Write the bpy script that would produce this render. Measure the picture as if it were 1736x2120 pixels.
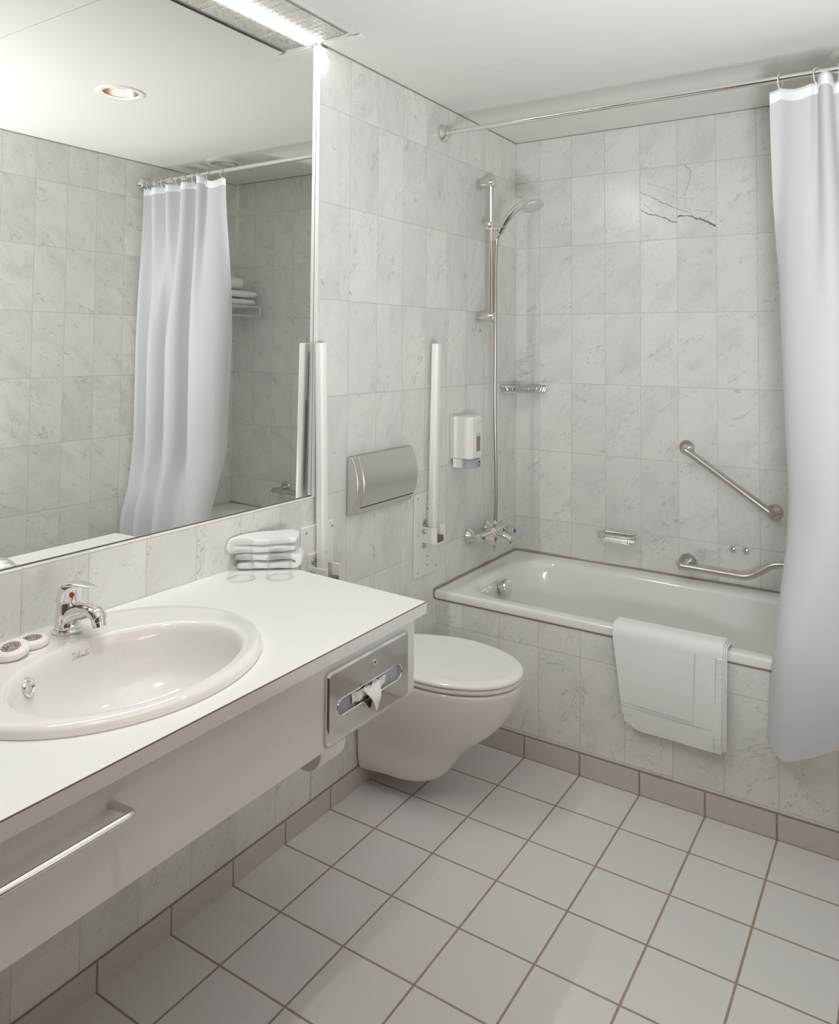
import bpy, bmesh, math, random
from mathutils import Vector, Matrix, noise
PI = math.pi
random.seed(7)
for o in list(bpy.data.objects):
    bpy.data.objects.remove(o)
S = bpy.context.scene
COL = S.collection

# ------------------------------------------------------------------ camera, world, lights, exposure
cd = bpy.data.cameras.new('camera')
cam = bpy.data.objects.new('camera', cd)
COL.objects.link(cam)
S.camera = cam
YAW, PIT, ROL = 0.5735, 0.0400, 0.0077
fw = Vector((-math.sin(YAW) * math.cos(PIT), math.cos(YAW) * math.cos(PIT), math.sin(PIT)))
rt = Vector((math.cos(YAW), math.sin(YAW), 0))
up = rt.cross(fw)
r2 = rt * math.cos(ROL) + up * math.sin(ROL)
u2 = -rt * math.sin(ROL) + up * math.cos(ROL)
cam.matrix_world = Matrix(((r2.x, u2.x, -fw.x, 1.5317), (r2.y, u2.y, -fw.y, -2.4858), (r2.z, u2.z, -fw.z, 1.4225), (0, 0, 0, 1)))
cd.sensor_fit = 'HORIZONTAL'
cd.sensor_width = 36
cd.lens = 36 * 1591.99 / 1736
cd.shift_x = 0.0001
cd.shift_y = -(1060 - 650.86) / 1736
cd.clip_start = 0.02

W = bpy.data.worlds.new('world')
S.world = W
W.use_nodes = True
W.node_tree.nodes['Background'].inputs[0].default_value = (0.80, 0.86, 0.95, 1)
W.node_tree.nodes['Background'].inputs[1].default_value = 0.3
S.view_settings.view_transform = 'Standard'
S.view_settings.look = 'None'
S.view_settings.gamma = 1
S.view_settings.use_curve_mapping = False
S.view_settings.exposure = 0.76
S.cycles.max_bounces = 10
S.cycles.diffuse_bounces = 6
S.cycles.glossy_bounces = 6
S.cycles.transmission_bounces = 10
S.cycles.transparent_max_bounces = 12
S.cycles.caustics_reflective = False
S.cycles.caustics_refractive = False
S.cycles.sample_clamp_indirect = 6.0


def area(name, loc, sx, sy, power, col, rot=(0, 0, 0), spread=None):
    l = bpy.data.lights.new(name, 'AREA')
    l.shape = 'RECTANGLE'
    l.size, l.size_y = sx, sy
    l.energy = power
    l.color = col
    if spread:
        l.spread = spread
    o = bpy.data.objects.new(name, l)
    COL.objects.link(o)
    o.location = loc
    o.rotation_euler = rot
    return o


# fluorescent lamp over the mirror
area('fluorescent_lamp_light', (0.0115, -1.31, 2.3495), 0.018, 1.22, 5.5, (1.0, 0.985, 0.95))
# the recessed downlight over the vanity, and an added unseen one behind
for nm, yy, pw in (('downlight_lamp_over_vanity', -0.72, 0.4), ('added_downlight_lamp', -1.95, 4)):
    l = bpy.data.lights.new(nm, 'AREA')
    l.shape = 'DISK'
    l.size = 0.085
    l.energy = pw
    l.color = (1.0, 0.95, 0.88)
    o = bpy.data.objects.new(nm, l)
    COL.objects.link(o)
    o.location = (0.913, yy, 2.4275)
# added, unseen: a guessed photographer's lamp, turned up to bounce off the ceiling
area('added_bounce_lamp', (1.62, -1.85, 0.95), 0.24, 0.80, 25, (0.95, 0.98, 1.0), (PI - 0.38, 0.0, 0))

# ------------------------------------------------------------------ node helpers / materials
MATS = {}


def newmat(name):
    m = bpy.data.materials.new(name)
    m.use_nodes = True
    MATS[name] = m
    return m, m.node_tree, m.node_tree.nodes['Principled BSDF']


def mat(name, col, rough=0.5, metal=0.0, spec=0.5, coat=0.0, trans=0.0, ior=1.5, bump=None, emit=None, sheen=0.0):
    m, nt, b = newmat(name)
    b.inputs['Base Color'].default_value = (*col, 1)
    b.inputs['Roughness'].default_value = rough
    b.inputs['Metallic'].default_value = metal
    b.inputs['Specular IOR Level'].default_value = spec
    b.inputs['Coat Weight'].default_value = coat
    b.inputs['Coat Roughness'].default_value = 0.05
    b.inputs['Transmission Weight'].default_value = trans
    b.inputs['IOR'].default_value = ior
    b.inputs['Sheen Weight'].default_value = sheen
    if emit:
        b.inputs['Emission Color'].default_value = (*emit[0], 1)
        b.inputs['Emission Strength'].default_value = emit[1]
    # slight procedural variation so that no surface is perfectly even
    tc = nt.nodes.new('ShaderNodeTexCoord')
    n = nt.nodes.new('ShaderNodeTexNoise')
    n.inputs['Scale'].default_value = bump[0] if bump else 30
    n.inputs['Detail'].default_value = 4
    nt.links.new(tc.outputs['Object'], n.inputs['Vector'])
    if bump:
        bp = nt.nodes.new('ShaderNodeBump')
        bp.inputs['Strength'].default_value = bump[1]
        bp.inputs['Distance'].default_value = bump[2]
        nt.links.new(n.outputs['Fac'], bp.inputs['Height'])
        nt.links.new(bp.outputs['Normal'], b.inputs['Normal'])
    else:
        mr = nt.nodes.new('ShaderNodeMapRange')
        mr.inputs['To Min'].default_value = max(0.0, rough - 0.03)
        mr.inputs['To Max'].default_value = rough + 0.03
        nt.links.new(n.outputs['Fac'], mr.inputs['Value'])
        nt.links.new(mr.outputs['Result'], b.inputs['Roughness'])
    return m


class N:
    """tiny wrapper that builds math node chains"""

    def __init__(s, nt):
        s.nt = nt

    def m(s, op, a, b=None, c=None, clamp=False):
        n = s.nt.nodes.new('ShaderNodeMath')
        n.operation = op
        n.use_clamp = clamp
        for i, v in enumerate((a, b, c)):
            if v is None:
                continue
            if isinstance(v, (int, float)):
                n.inputs[i].default_value = v
            else:
                s.nt.links.new(v, n.inputs[i])
        return n.outputs[0]

    def ss(s, v, a, b):
        n = s.nt.nodes.new('ShaderNodeMapRange')
        n.interpolation_type = 'SMOOTHSTEP'
        n.inputs['From Min'].default_value = a
        n.inputs['From Max'].default_value = b
        s.nt.links.new(v, n.inputs['Value'])
        return n.outputs['Result']

    def comb(s, x, y, z):
        n = s.nt.nodes.new('ShaderNodeCombineXYZ')
        for i, v in enumerate((x, y, z)):
            if isinstance(v, (int, float)):
                n.inputs[i].default_value = v
            else:
                s.nt.links.new(v, n.inputs[i])
        return n.outputs[0]

    def noise(s, vec, scale, detail=3, rough=0.5, dist=0.0):
        n = s.nt.nodes.new('ShaderNodeTexNoise')
        n.inputs['Scale'].default_value = scale
        n.inputs['Detail'].default_value = detail
        n.inputs['Roughness'].default_value = rough
        n.inputs['Distortion'].default_value = dist
        s.nt.links.new(vec, n.inputs['Vector'])
        return n.outputs['Fac']

    def mix(s, f, a, b):
        n = s.nt.nodes.new('ShaderNodeMix')
        n.data_type = 'RGBA'
        for k, v in ((0, f), (6, a), (7, b)):
            if isinstance(v, (int, float)):
                n.inputs[k].default_value = v
            elif isinstance(v, tuple):
                n.inputs[k].default_value = (*v, 1)
            else:
                s.nt.links.new(v, n.inputs[k])
        return n.outputs[2]


def tile_cells(q, u, v, pu, pv, w, h):
    a = q.m('DIVIDE', q.m('SUBTRACT', u, pu), w)
    b = q.m('DIVIDE', q.m('SUBTRACT', v, pv), h)
    fa, fb = q.m('FLOOR', a), q.m('FLOOR', b)
    ra, rb = q.m('FRACT', a), q.m('FRACT', b)
    da = q.m('MULTIPLY', q.m('MINIMUM', ra, q.m('SUBTRACT', 1, ra)), w)
    db = q.m('MULTIPLY', q.m('MINIMUM', rb, q.m('SUBTRACT', 1, rb)), h)
    return fa, fb, q.m('MINIMUM', da, db)


def marble(name, ax, pu, pv, w, h, ang, stretch=2.2, seed=0.0, gloss=0.2, veins=None, base=(0.79, 0.79, 0.765), grout=(0.55, 0.52, 0.46)):
    m, nt, bs = newmat(name)
    q = N(nt)
    tc = nt.nodes.new('ShaderNodeTexCoord')
    sp = nt.nodes.new('ShaderNodeSeparateXYZ')
    nt.links.new(tc.outputs['Object'], sp.inputs[0])
    u, v = sp.outputs[ax], sp.outputs[2]
    fa, fb, de = tile_cells(q, u, v, pu, pv, w, h)
    wn = nt.nodes.new('ShaderNodeTexWhiteNoise')
    wn.noise_dimensions = '3D'
    nt.links.new(q.comb(fa, fb, seed), wn.inputs['Vector'])
    sc = nt.nodes.new('ShaderNodeSeparateXYZ')
    nt.links.new(wn.outputs['Color'], sc.inputs[0])
    r0, r1, r2_ = sc.outputs
    # rotate in the plane (with per tile jitter), stretch along the grain
    an = q.m('ADD', q.m('MULTIPLY', q.m('SUBTRACT', r2_, 0.5), 0.5), ang)
    cs, sn = q.m('COSINE', an), q.m('SINE', an)
    uu = q.m('ADD', q.m('MULTIPLY', u, cs), q.m('MULTIPLY', v, sn))
    vv = q.m('SUBTRACT', q.m('MULTIPLY', v, cs), q.m('MULTIPLY', u, sn))
    vec = q.comb(q.m('ADD', q.m('DIVIDE', uu, stretch), q.m('MULTIPLY', r0, 9)), q.m('ADD', vv, q.m('MULTIPLY', r1, 9)), q.m('ADD', q.m('MULTIPLY', fa, 1.7), q.m('MULTIPLY', fb, 2.3)))
    cloud = q.ss(q.noise(vec, 11, 5, 0.6, 0.4), 0.42, 0.75)
    big = q.ss(q.noise(vec, 7, 2, 0.5), 0.38, 0.62)
    fleck = q.m('MULTIPLY', q.ss(q.noise(vec, 115, 4, 0.6, 0.6), 0.58, 0.74), big)
    vn = q.m('ABSOLUTE', q.m('SUBTRACT', q.noise(vec, 9, 6, 0.62, 0.9), 0.5))
    vein = q.m('MULTIPLY', q.m('SUBTRACT', 1, q.ss(vn, 0.001, 0.014)), q.ss(q.noise(vec, 15, 3, 0.5), 0.47, 0.66))
    col = q.mix(q.m('MULTIPLY', cloud, 0.42), base, (0.56, 0.56, 0.55))
    col = q.mix(q.m('MULTIPLY', fleck, 0.55), col, (0.34, 0.33, 0.31))
    col = q.mix(q.m('MULTIPLY', vein, 0.50), col, (0.33, 0.32, 0.31))
    # tile to tile tone
    tone = q.m('ADD', 0.955, q.m('MULTIPLY', r1, 0.095))
    hs = nt.nodes.new('ShaderNodeHueSaturation')
    nt.links.new(col, hs.inputs['Color'])
    nt.links.new(tone, hs.inputs['Value'])
    col = hs.outputs['Color']
    if veins:
        wob = q.noise(q.comb(u, v, 0.3), 24, 5, 0.65)
        wob2 = q.noise(q.comb(v, u, 4.3), 24, 5, 0.65)
        pu_ = q.m('ADD', u, q.m('MULTIPLY', q.m('SUBTRACT', wob, 0.5), 0.035))
        pv_ = q.m('ADD', v, q.m('MULTIPLY', q.m('SUBTRACT', wob2, 0.5), 0.035))
        tot = None
        for (ax_, ay_, bx_, by_, wd, st, cell) in veins:
            dx, dy = bx_ - ax_, by_ - ay_
            L2 = dx * dx + dy * dy
            t = q.m('DIVIDE', q.m('ADD', q.m('MULTIPLY', q.m('SUBTRACT', pu_, ax_), dx), q.m('MULTIPLY', q.m('SUBTRACT', pv_, ay_), dy)), L2, clamp=True)
            ex = q.m('SUBTRACT', q.m('SUBTRACT', pu_, ax_), q.m('MULTIPLY', t, dx))
            ey = q.m('SUBTRACT', q.m('SUBTRACT', pv_, ay_), q.m('MULTIPLY', t, dy))
            d = q.m('SQRT', q.m('ADD', q.m('MULTIPLY', ex, ex), q.m('MULTIPLY', ey, ey)))
            k = q.m('MULTIPLY', q.m('SUBTRACT', 1, q.ss(d, wd * 0.3, wd * 1.6)), st)
            c0 = q.m('SUBTRACT', 1, q.m('MINIMUM', q.m('ABSOLUTE', q.m('SUBTRACT', fa, cell[0])), 1))
            c1_ = q.m('SUBTRACT', 1, q.m('MINIMUM', q.m('ABSOLUTE', q.m('SUBTRACT', fb, cell[1])), 1))
            k = q.m('MULTIPLY', k, q.m('MULTIPLY', c0, c1_))
            tot = k if tot is None else q.m('MAXIMUM', tot, k)
        col = q.mix(tot, col, (0.13, 0.12, 0.105))
    g = q.m('SUBTRACT', 1, q.ss(de, 0.0005, 0.0017))
    col = q.mix(q.m('MULTIPLY', g, 0.85), col, grout)
    nt.links.new(col, bs.inputs['Base Color'])
    rr = q.m('ADD', gloss, q.m('MULTIPLY', g, 0.4))
    nt.links.new(rr, bs.inputs['Roughness'])
    bs.inputs['Specular IOR Level'].default_value = 0.45
    bp = nt.nodes.new('ShaderNodeBump')
    bp.inputs['Strength'].default_value = 0.5
    bp.inputs['Distance'].default_value = 0.0006
    nt.links.new(q.m('SUBTRACT', 1, g), bp.inputs['Height'])
    nt.links.new(bp.outputs['Normal'], bs.inputs['Normal'])
    return m


def ceramic_tiles(name, au, av, pu, pv, w, h, gw=0.0028, base=(0.70, 0.68, 0.675), grout=(0.27, 0.215, 0.18), top=None):
    m, nt, bs = newmat(name)
    q = N(nt)
    tc = nt.nodes.new('ShaderNodeTexCoord')
    sp = nt.nodes.new('ShaderNodeSeparateXYZ')
    nt.links.new(tc.outputs['Object'], sp.inputs[0])
    u, v = sp.outputs[au], sp.outputs[av]
    # joints wander very slightly
    wob = q.noise(tc.outputs['Object'], 60, 2)
    fa, fb, de = tile_cells(q, u, v, pu, pv, w, h)
    de = q.m('ADD', de, q.m('MULTIPLY', q.m('SUBTRACT', wob, 0.5), 0.0012))
    wn = nt.nodes.new('ShaderNodeTexWhiteNoise')
    nt.links.new(q.comb(fa, fb, 3.1), wn.inputs['Vector'])
    g = q.m('SUBTRACT', 1, q.ss(de, gw * 0.75, gw * 1.15))
    col = q.mix(q.m('MULTIPLY', wn.outputs['Value'], 0.35), base, tuple(c * 0.94 for c in base))
    gcol = q.mix(q.noise(tc.outputs['Object'], 9, 3), grout, tuple(min(1, c * 1.55) for c in grout))
    col = q.mix(g, col, gcol)
    nt.links.new(col, bs.inputs['Base Color'])
    nt.links.new(q.m('ADD', 0.42, q.m('MULTIPLY', g, 0.35)), bs.inputs['Roughness'])
    bs.inputs['Specular IOR Level'].default_value = 0.4
    bp = nt.nodes.new('ShaderNodeBump')
    bp.inputs['Strength'].default_value = 0.7
    bp.inputs['Distance'].default_value = 0.0015
    nt.links.new(q.m('SUBTRACT', 1, g), bp.inputs['Height'])
    nt.links.new(bp.outputs['Normal'], bs.inputs['Normal'])
    return m


ZH, HT = 2.4646, 0.3008
v5, v6 = 0.571, 0.722        # tile lines between which the heavily veined pair sits
veins_back = [
    (0.571, 2.072, 0.640, 2.030, 0.0016, 0.8, (3, -2)), (0.640, 2.030, 0.722, 1.985, 0.0018, 0.85, (3, -2)),
    (0.571, 1.990, 0.640, 1.965, 0.0022, 0.9, (3, -2)), (0.640, 1.965, 0.722, 1.925, 0.0022, 0.9, (3, -2)),
    (0.600, 2.010, 0.640, 1.970, 0.0009, 0.6, (3, -2)), (0.600, 2.100, 0.722, 2.055, 0.0008, 0.5, (3, -2)),
    (0.655, 1.975, 0.690, 2.010, 0.0008, 0.5, (3, -2)), (0.640, 2.150, 0.612, 2.120, 0.0009, 0.5, (3, -2)),
    (0.722, 1.985, 0.770, 1.965, 0.0013, 0.7, (4, -2)), (0.770, 1.965, 0.80, 1.930, 0.0010, 0.6, (4, -2)),
    (0.722, 1.955, 0.790, 1.945, 0.0026, 0.95, (4, -2)), (0.790, 1.945, 0.872, 1.905, 0.0036, 0.95, (4, -2)),
    (0.752, 2.160, 0.776, 2.135, 0.0013, 0.8, (4, -2)), (0.774, 2.135, 0.757, 2.04, 0.0010, 0.75, (4, -2)), (0.757, 2.04, 0.757, 1.985, 0.0008, 0.6, (4, -2)),
    (0.722, 2.03, 0.79, 2.02, 0.0008, 0.45, (4, -2)), (0.76, 1.98, 0.86, 1.96, 0.0008, 0.5, (4, -2)), (0.722, 2.10, 0.872, 2.05, 0.0006, 0.35, (4, -2))]
marble('marble_back', 0, 0.1178, ZH, 0.151, HT, 0.75, 1.9, 1.0, 0.22, veins_back)
marble('marble_left', 1, -0.534, ZH, 0.1542, HT, 1.40, 2.1, 2.0, 0.22)
marble('marble_vanity', 1, -0.688, 1.2614, 0.1508, HT, 0.8, 2.0, 3.0, 0.16)
marble('marble_right', 1, -0.682, ZH, 0.1555, HT, -0.7, 1.9, 4.0, 0.25, base=(0.86, 0.855, 0.82))  # base lightened to make up for the little light reaching this wall
marble('marble_front', 0, 0.1, ZH, 0.151, HT, 0.7, 1.9, 6.0, 0.25)
marble('marble_apron', 0, 0.1205, 0.385, 0.151, HT, 0.9, 1.6, 5.0, 0.25)
ceramic_tiles('floor_tiles', 0, 1, 0.371 + 0.0, 0.0, 0.2, 0.2)
ceramic_tiles('skirting_tiles_x', 0, 2, 0.371, 0.0745, 0.2, 0.5, base=(0.62, 0.58, 0.555))
ceramic_tiles('skirting_tiles_y', 1, 2, 0.0, 0.0685, 0.2, 0.5, base=(0.62, 0.58, 0.555))

mat('wood_brown', (0.115, 0.078, 0.06), 0.45)
mat('corner_silicone', (0.70, 0.69, 0.66), 0.4)
mat('ceiling_panel', (0.80, 0.79, 0.76), 0.5, spec=0.3)
mat('joint_dark', (0.30, 0.27, 0.24), 0.8)
mat('sealant_brown', (0.36, 0.29, 0.23), 0.7, bump=(120, 0.6, 0.002))
mat('white_plastic', (0.86, 0.86, 0.83), 0.32)
mat('white_plastic_vent', (0.72, 0.70, 0.65), 0.45)
mat('painted_steel', (0.84, 0.84, 0.815), 0.3)
mat('tile_edge', (0.88, 0.88, 0.86), 0.12)
mat('chrome', (0.86, 0.85, 0.84), 0.07, 1.0)
mat('chrome_soft', (0.78, 0.76, 0.73), 0.17, 1.0)
mat('brushed_steel', (0.62, 0.585, 0.55), 0.30, 1.0)
mat('satin_steel', (0.72, 0.70, 0.67), 0.36, 1.0)
mat('rusty_screw', (0.32, 0.2, 0.14), 0.5, 0.6)
mat('hose_metal', (0.58, 0.545, 0.51), 0.30, 1.0, bump=None)
mat('mirror_glass', (0.96, 0.96, 0.94), 0.0, 1.0)
MATS['mirror_glass'].node_tree.nodes['Principled BSDF'].inputs['Roughness'].default_value = 0
for l_ in list(MATS['mirror_glass'].node_tree.links):
    if l_.to_socket.name == 'Roughness':
        MATS['mirror_glass'].node_tree.links.remove(l_)
mat('mirror_back', (0.10, 0.09, 0.08), 0.6)
mat('porcelain', (0.84, 0.83, 0.82), 0.10, coat=0.3)
mat('toilet_porcelain', (0.80, 0.775, 0.75), 0.12, coat=0.3)
mat('toilet_plastic', (0.86, 0.845, 0.82), 0.15)
mat('tub_enamel', (0.86, 0.87, 0.84), 0.13, coat=0.3)
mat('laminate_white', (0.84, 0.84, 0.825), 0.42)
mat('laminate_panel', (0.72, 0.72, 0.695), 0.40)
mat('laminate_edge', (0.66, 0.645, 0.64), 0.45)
mat('laminate_seam', (0.16, 0.11, 0.09), 0.6)
mat('terry_white', (0.93, 0.93, 0.92), 0.95, spec=0.1, bump=(900, 0.6, 0.0022), sheen=0.2)
mat('terry_hem', (0.87, 0.87, 0.865), 0.8, spec=0.15, bump=(500, 0.4, 0.001))
mat('towel_line', (0.58, 0.60, 0.62), 0.9)
mat('paper', (0.90, 0.90, 0.89), 0.8, spec=0.1)
mat('soap_white', (0.90, 0.885, 0.86), 0.45)
mat('hole_dark', (0.03, 0.025, 0.02), 0.6)
mat('red_dot', (0.55, 0.03, 0.03), 0.25)
mat('blue_dot', (0.03, 0.06, 0.25), 0.25)
mat('grey_plastic', (0.45, 0.45, 0.48), 0.45)
mat('grey_backplate', (0.62, 0.61, 0.60), 0.4)
mat('dispenser_window', (0.30, 0.24, 0.19), 0.2)
mat('window_cap', (0.55, 0.64, 0.66), 0.3)
mat('dark_print', (0.10, 0.10, 0.16), 0.6)
mat('faint_print', (0.38, 0.38, 0.42), 0.5)
mat('logo_grey', (0.50, 0.45, 0.41), 0.4)
mat('acrylic', (0.97, 0.97, 0.97), 0.04, trans=0.55, ior=1.45)
def thin_glass(name, tint, k):
    m, nt, b = newmat(name)
    nt.nodes.remove(b)
    lw = nt.nodes.new('ShaderNodeLayerWeight')
    lw.inputs['Blend'].default_value = 0.25
    mp = nt.nodes.new('ShaderNodeMapRange')
    mp.inputs['To Min'].default_value = 0.004
    mp.inputs['To Max'].default_value = k
    tr = nt.nodes.new('ShaderNodeBsdfTransparent')
    tr.inputs['Color'].default_value = (*tint, 1)
    gl = nt.nodes.new('ShaderNodeBsdfGlossy')
    gl.inputs['Roughness'].default_value = 0.02
    mx = nt.nodes.new('ShaderNodeMixShader')
    pw = nt.nodes.new('ShaderNodeMath')
    pw.operation = 'POWER'
    pw.inputs[1].default_value = 2.0
    nt.links.new(lw.outputs['Facing'], pw.inputs[0])
    nt.links.new(pw.outputs[0], mp.inputs['Value'])
    nt.links.new(mp.outputs['Result'], mx.inputs[0])
    nt.links.new(tr.outputs[0], mx.inputs[1])
    nt.links.new(gl.outputs[0], mx.inputs[2])
    nt.links.new(mx.outputs[0], nt.nodes['Material Output'].inputs['Surface'])


thin_glass('tumbler_glass', (0.998, 0.998, 0.998), 0.62)
for nm_ in ('acrylic',):
    nt_ = MATS[nm_].node_tree
    for l_ in list(nt_.links):
        if l_.to_socket.name == 'Roughness':
            nt_.links.remove(l_)
mat('rubber_dark', (0.20, 0.13, 0.09), 0.6)
mat('tube_glow', (1, 1, 1), 0.5, emit=((1.0, 0.985, 0.95), 4.5))
mat('lamp_glow', (1, 1, 1), 0.5, emit=((1.0, 0.93, 0.82), 2.2))
mat('lamp_housing', (0.80, 0.80, 0.78), 0.4)
mat('louvre_metal', (0.88, 0.87, 0.85), 0.28, 0.75)
mat('lamp_side_strip', (0.36, 0.32, 0.29), 0.5)
mat('bronze_reflector', (0.36, 0.26, 0.19), 0.35, 1.0)
mat('curtain_tape', (0.90, 0.91, 0.92), 0.7)
mat('soft_ring', (0.78, 0.79, 0.76), 0.4)
mat('thread_brown', (0.55, 0.42, 0.34), 0.8)


def curtain_mat():
    m, nt, b = newmat('curtain_cloth')
    b.inputs['Base Color'].default_value = (0.76, 0.77, 0.785, 1)
    b.inputs['Roughness'].default_value = 0.75
    b.inputs['Specular IOR Level'].default_value = 0.2
    tr = nt.nodes.new('ShaderNodeBsdfTranslucent')
    tr.inputs['Color'].default_value = (0.86, 0.865, 0.87, 1)
    mx = nt.nodes.new('ShaderNodeMixShader')
    mx.inputs[0].default_value = 0.30
    out = nt.nodes['Material Output']
    nt.links.new(b.outputs[0], mx.inputs[1])
    nt.links.new(tr.outputs[0], mx.inputs[2])
    nt.links.new(mx.outputs[0], out.inputs['Surface'])
    tc = nt.nodes.new('ShaderNodeTexCoord')
    n = nt.nodes.new('ShaderNodeTexNoise')
    n.inputs['Scale'].default_value = 14
    n.inputs['Detail'].default_value = 5
    bp = nt.nodes.new('ShaderNodeBump')
    bp.inputs['Strength'].default_value = 0.12
    bp.inputs['Distance'].default_value = 0.01
    nt.links.new(tc.outputs['Object'], n.inputs['Vector'])
    nt.links.new(n.outputs['Fac'], bp.inputs['Height'])
    nt.links.new(bp.outputs['Normal'], b.inputs['Normal'])


curtain_mat()


def soap_label_mat():
    m, nt, b = newmat('soap_label')
    q = N(nt)
    tc = nt.nodes.new('ShaderNodeTexCoord')
    ln = nt.nodes.new('ShaderNodeVectorMath')
    ln.operation = 'LENGTH'
    nt.links.new(tc.outputs['Object'], ln.inputs[0])
    r = ln.outputs['Value']
    n1 = q.noise(tc.outputs['Object'], 260, 4)
    inner = q.mix(q.ss(n1, 0.48, 0.56), (0.16, 0.09, 0.07), (0.45, 0.46, 0.50))
    ring = q.mix(q.ss(n1, 0.45, 0.6), (0.50, 0.38, 0.31), (0.36, 0.24, 0.19))
    col = q.mix(q.ss(r, 0.0120, 0.0124), inner, (0.12, 0.07, 0.055))
    col = q.mix(q.ss(r, 0.0128, 0.0131), col, ring)
    col = q.mix(q.ss(r, 0.0158, 0.0161), col, (0.09, 0.06, 0.05))
    nt.links.new(col, b.inputs['Base Color'])
    b.inputs['Roughness'].default_value = 0.4


soap_label_mat()

# ------------------------------------------------------------------ geometry helpers


def link(name, me, m=None, parent=None, smooth=True):
    o = bpy.data.objects.new(name, me)
    COL.objects.link(o)
    if m is not None:
        for mm in (m if isinstance(m, (list, tuple)) else [m]):
            me.materials.append(MATS[mm])
    if smooth:
        me.shade_smooth()
    if parent is not None:
        o.parent = parent
        off = Vector((0, 0, 0))
        p = parent
        while p is not None:
            off = off + Vector(p.location)
            p = p.parent
        me.transform(Matrix.Translation(-off))
    return o


def obj(name, bm, m, parent=None, smooth=True, sharp=40, bevel=None, seg=3, recenter=False):
    """world-space bmesh -> ONE mesh object"""
    bmesh.ops.remove_doubles(bm, verts=bm.verts, dist=1e-6)
    bmesh.ops.recalc_face_normals(bm, faces=bm.faces)
    me = bpy.data.meshes.new(name)
    bm.to_mesh(me)
    bm.free()
    o = link(name, me, m, parent, False)
    if smooth:
        me.shade_smooth()
        me.set_sharp_from_angle(angle=math.radians(sharp))
    if bevel:
        b = o.modifiers.new('bevel', 'BEVEL')
        b.width = bevel
        b.segments = seg
        b.limit_method = 'ANGLE'
        b.angle_limit = math.radians(35)
        b.harden_normals = False
    return o


def thing(name, label, cat, loc=(0, 0, 0), group=None):
    o = bpy.data.objects.new(name, None)
    COL.objects.link(o)
    o.location = loc
    o.empty_display_size = 0.05
    return tag(o, label, cat, group)


def tag(o, label, cat, group=None):
    o['label'] = label
    o['category'] = cat
    if group:
        o['group'] = group
    return o


def struct(o):
    o['kind'] = 'structure'
    return o


def B(bm, x0, x1, y0, y1, z0, z1, rot=None, c=None):
    vs = [bm.verts.new((x, y, z)) for x in (x0, x1) for y in (y0, y1) for z in (z0, z1)]
    for f in ((0, 1, 3, 2), (4, 6, 7, 5), (0, 4, 5, 1), (2, 3, 7, 6), (0, 2, 6, 4), (1, 5, 7, 3)):
        bm.faces.new([vs[i] for i in f])
    if rot is not None:
        bmesh.ops.rotate(bm, verts=vs, cent=c, matrix=rot)
    return vs


def box(*a, **k):
    bm = bmesh.new()
    B(bm, *a, **k)
    return bm


def loft(bm, rings, cap=(True, True), closed=True):
    R = [[bm.verts.new(p) for p in r] for r in rings]
    n = len(R[0])
    for a, b in zip(R, R[1:]):
        for i in range(n if closed else n - 1):
            j = (i + 1) % n
            try:
                bm.faces.new((a[i], a[j], b[j], b[i]))
            except ValueError:
                pass
    if cap[0]:
        bm.faces.new(list(reversed(R[0])))
    if cap[1]:
        bm.faces.new(R[-1])
    return bm


def frame(d):
    d = Vector(d).normalized()
    a = Vector((0, 0, 1)) if abs(d.z) < 0.9 else Vector((1, 0, 0))
    x = d.cross(a).normalized()
    return x, d.cross(x).normalized()


def lathe(bm, c, d, prof, seg=32, cap=(True, True)):
    """prof: list of (distance along axis, radius)"""
    c = Vector(c)
    d = Vector(d).normalized()
    x, y = frame(d)
    rings = []
    for t, r in prof:
        r = max(r, 1e-5)
        rings.append([c + d * t + (x * math.cos(2 * PI * i / seg) + y * math.sin(2 * PI * i / seg)) * r for i in range(seg)])
    return loft(bm, rings, cap)


def tube(bm, pts, r, seg=12, closed=False, cap=True, sect=None):
    """round tube (or given 2D section) swept along pts with parallel transport"""
    P = [Vector(p) for p in pts]
    n = len(P)
    rs = r if isinstance(r, (list, tuple)) else [r] * n
    T = []
    for i in range(n):
        if closed:
            t = P[(i + 1) % n] - P[i - 1]
        else:
            t = P[min(i + 1, n - 1)] - P[max(i - 1, 0)]
        T.append(t.normalized())
    x, y = frame(T[0])
    rings = []
    for i in range(n):
        if i:
            ax = T[i - 1].cross(T[i])
            if ax.length > 1e-7:
                m = Matrix.Rotation(T[i - 1].angle(T[i]), 3, ax.normalized())
                x = m @ x
                y = m @ y
        if sect:
            rings.append([P[i] + x * a + y * b for a, b in sect])
        else:
            rings.append([P[i] + (x * math.cos(2 * PI * k / seg) + y * math.sin(2 * PI * k / seg)) * rs[i] for k in range(seg)])
    if closed:
        rings.append(rings[0])
        loft(bm, rings, (False, False))
    else:
        loft(bm, rings, (cap, cap))
    return bm


def fillet(pts, r, n=6):
    P = [Vector(p) for p in pts]
    out = [P[0]]
    for a, b, c in zip(P, P[1:], P[2:]):
        d1, d2 = (a - b), (c - b)
        rr = min(r, d1.length * 0.49, d2.length * 0.49)
        p1, p2 = b + d1.normalized() * rr, b + d2.normalized() * rr
        for i in range(n + 1):
            t = i / n
            out.append((1 - t) ** 2 * p1 + 2 * t * (1 - t) * b + t * t * p2)
    out.append(P[-1])
    return out


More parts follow.
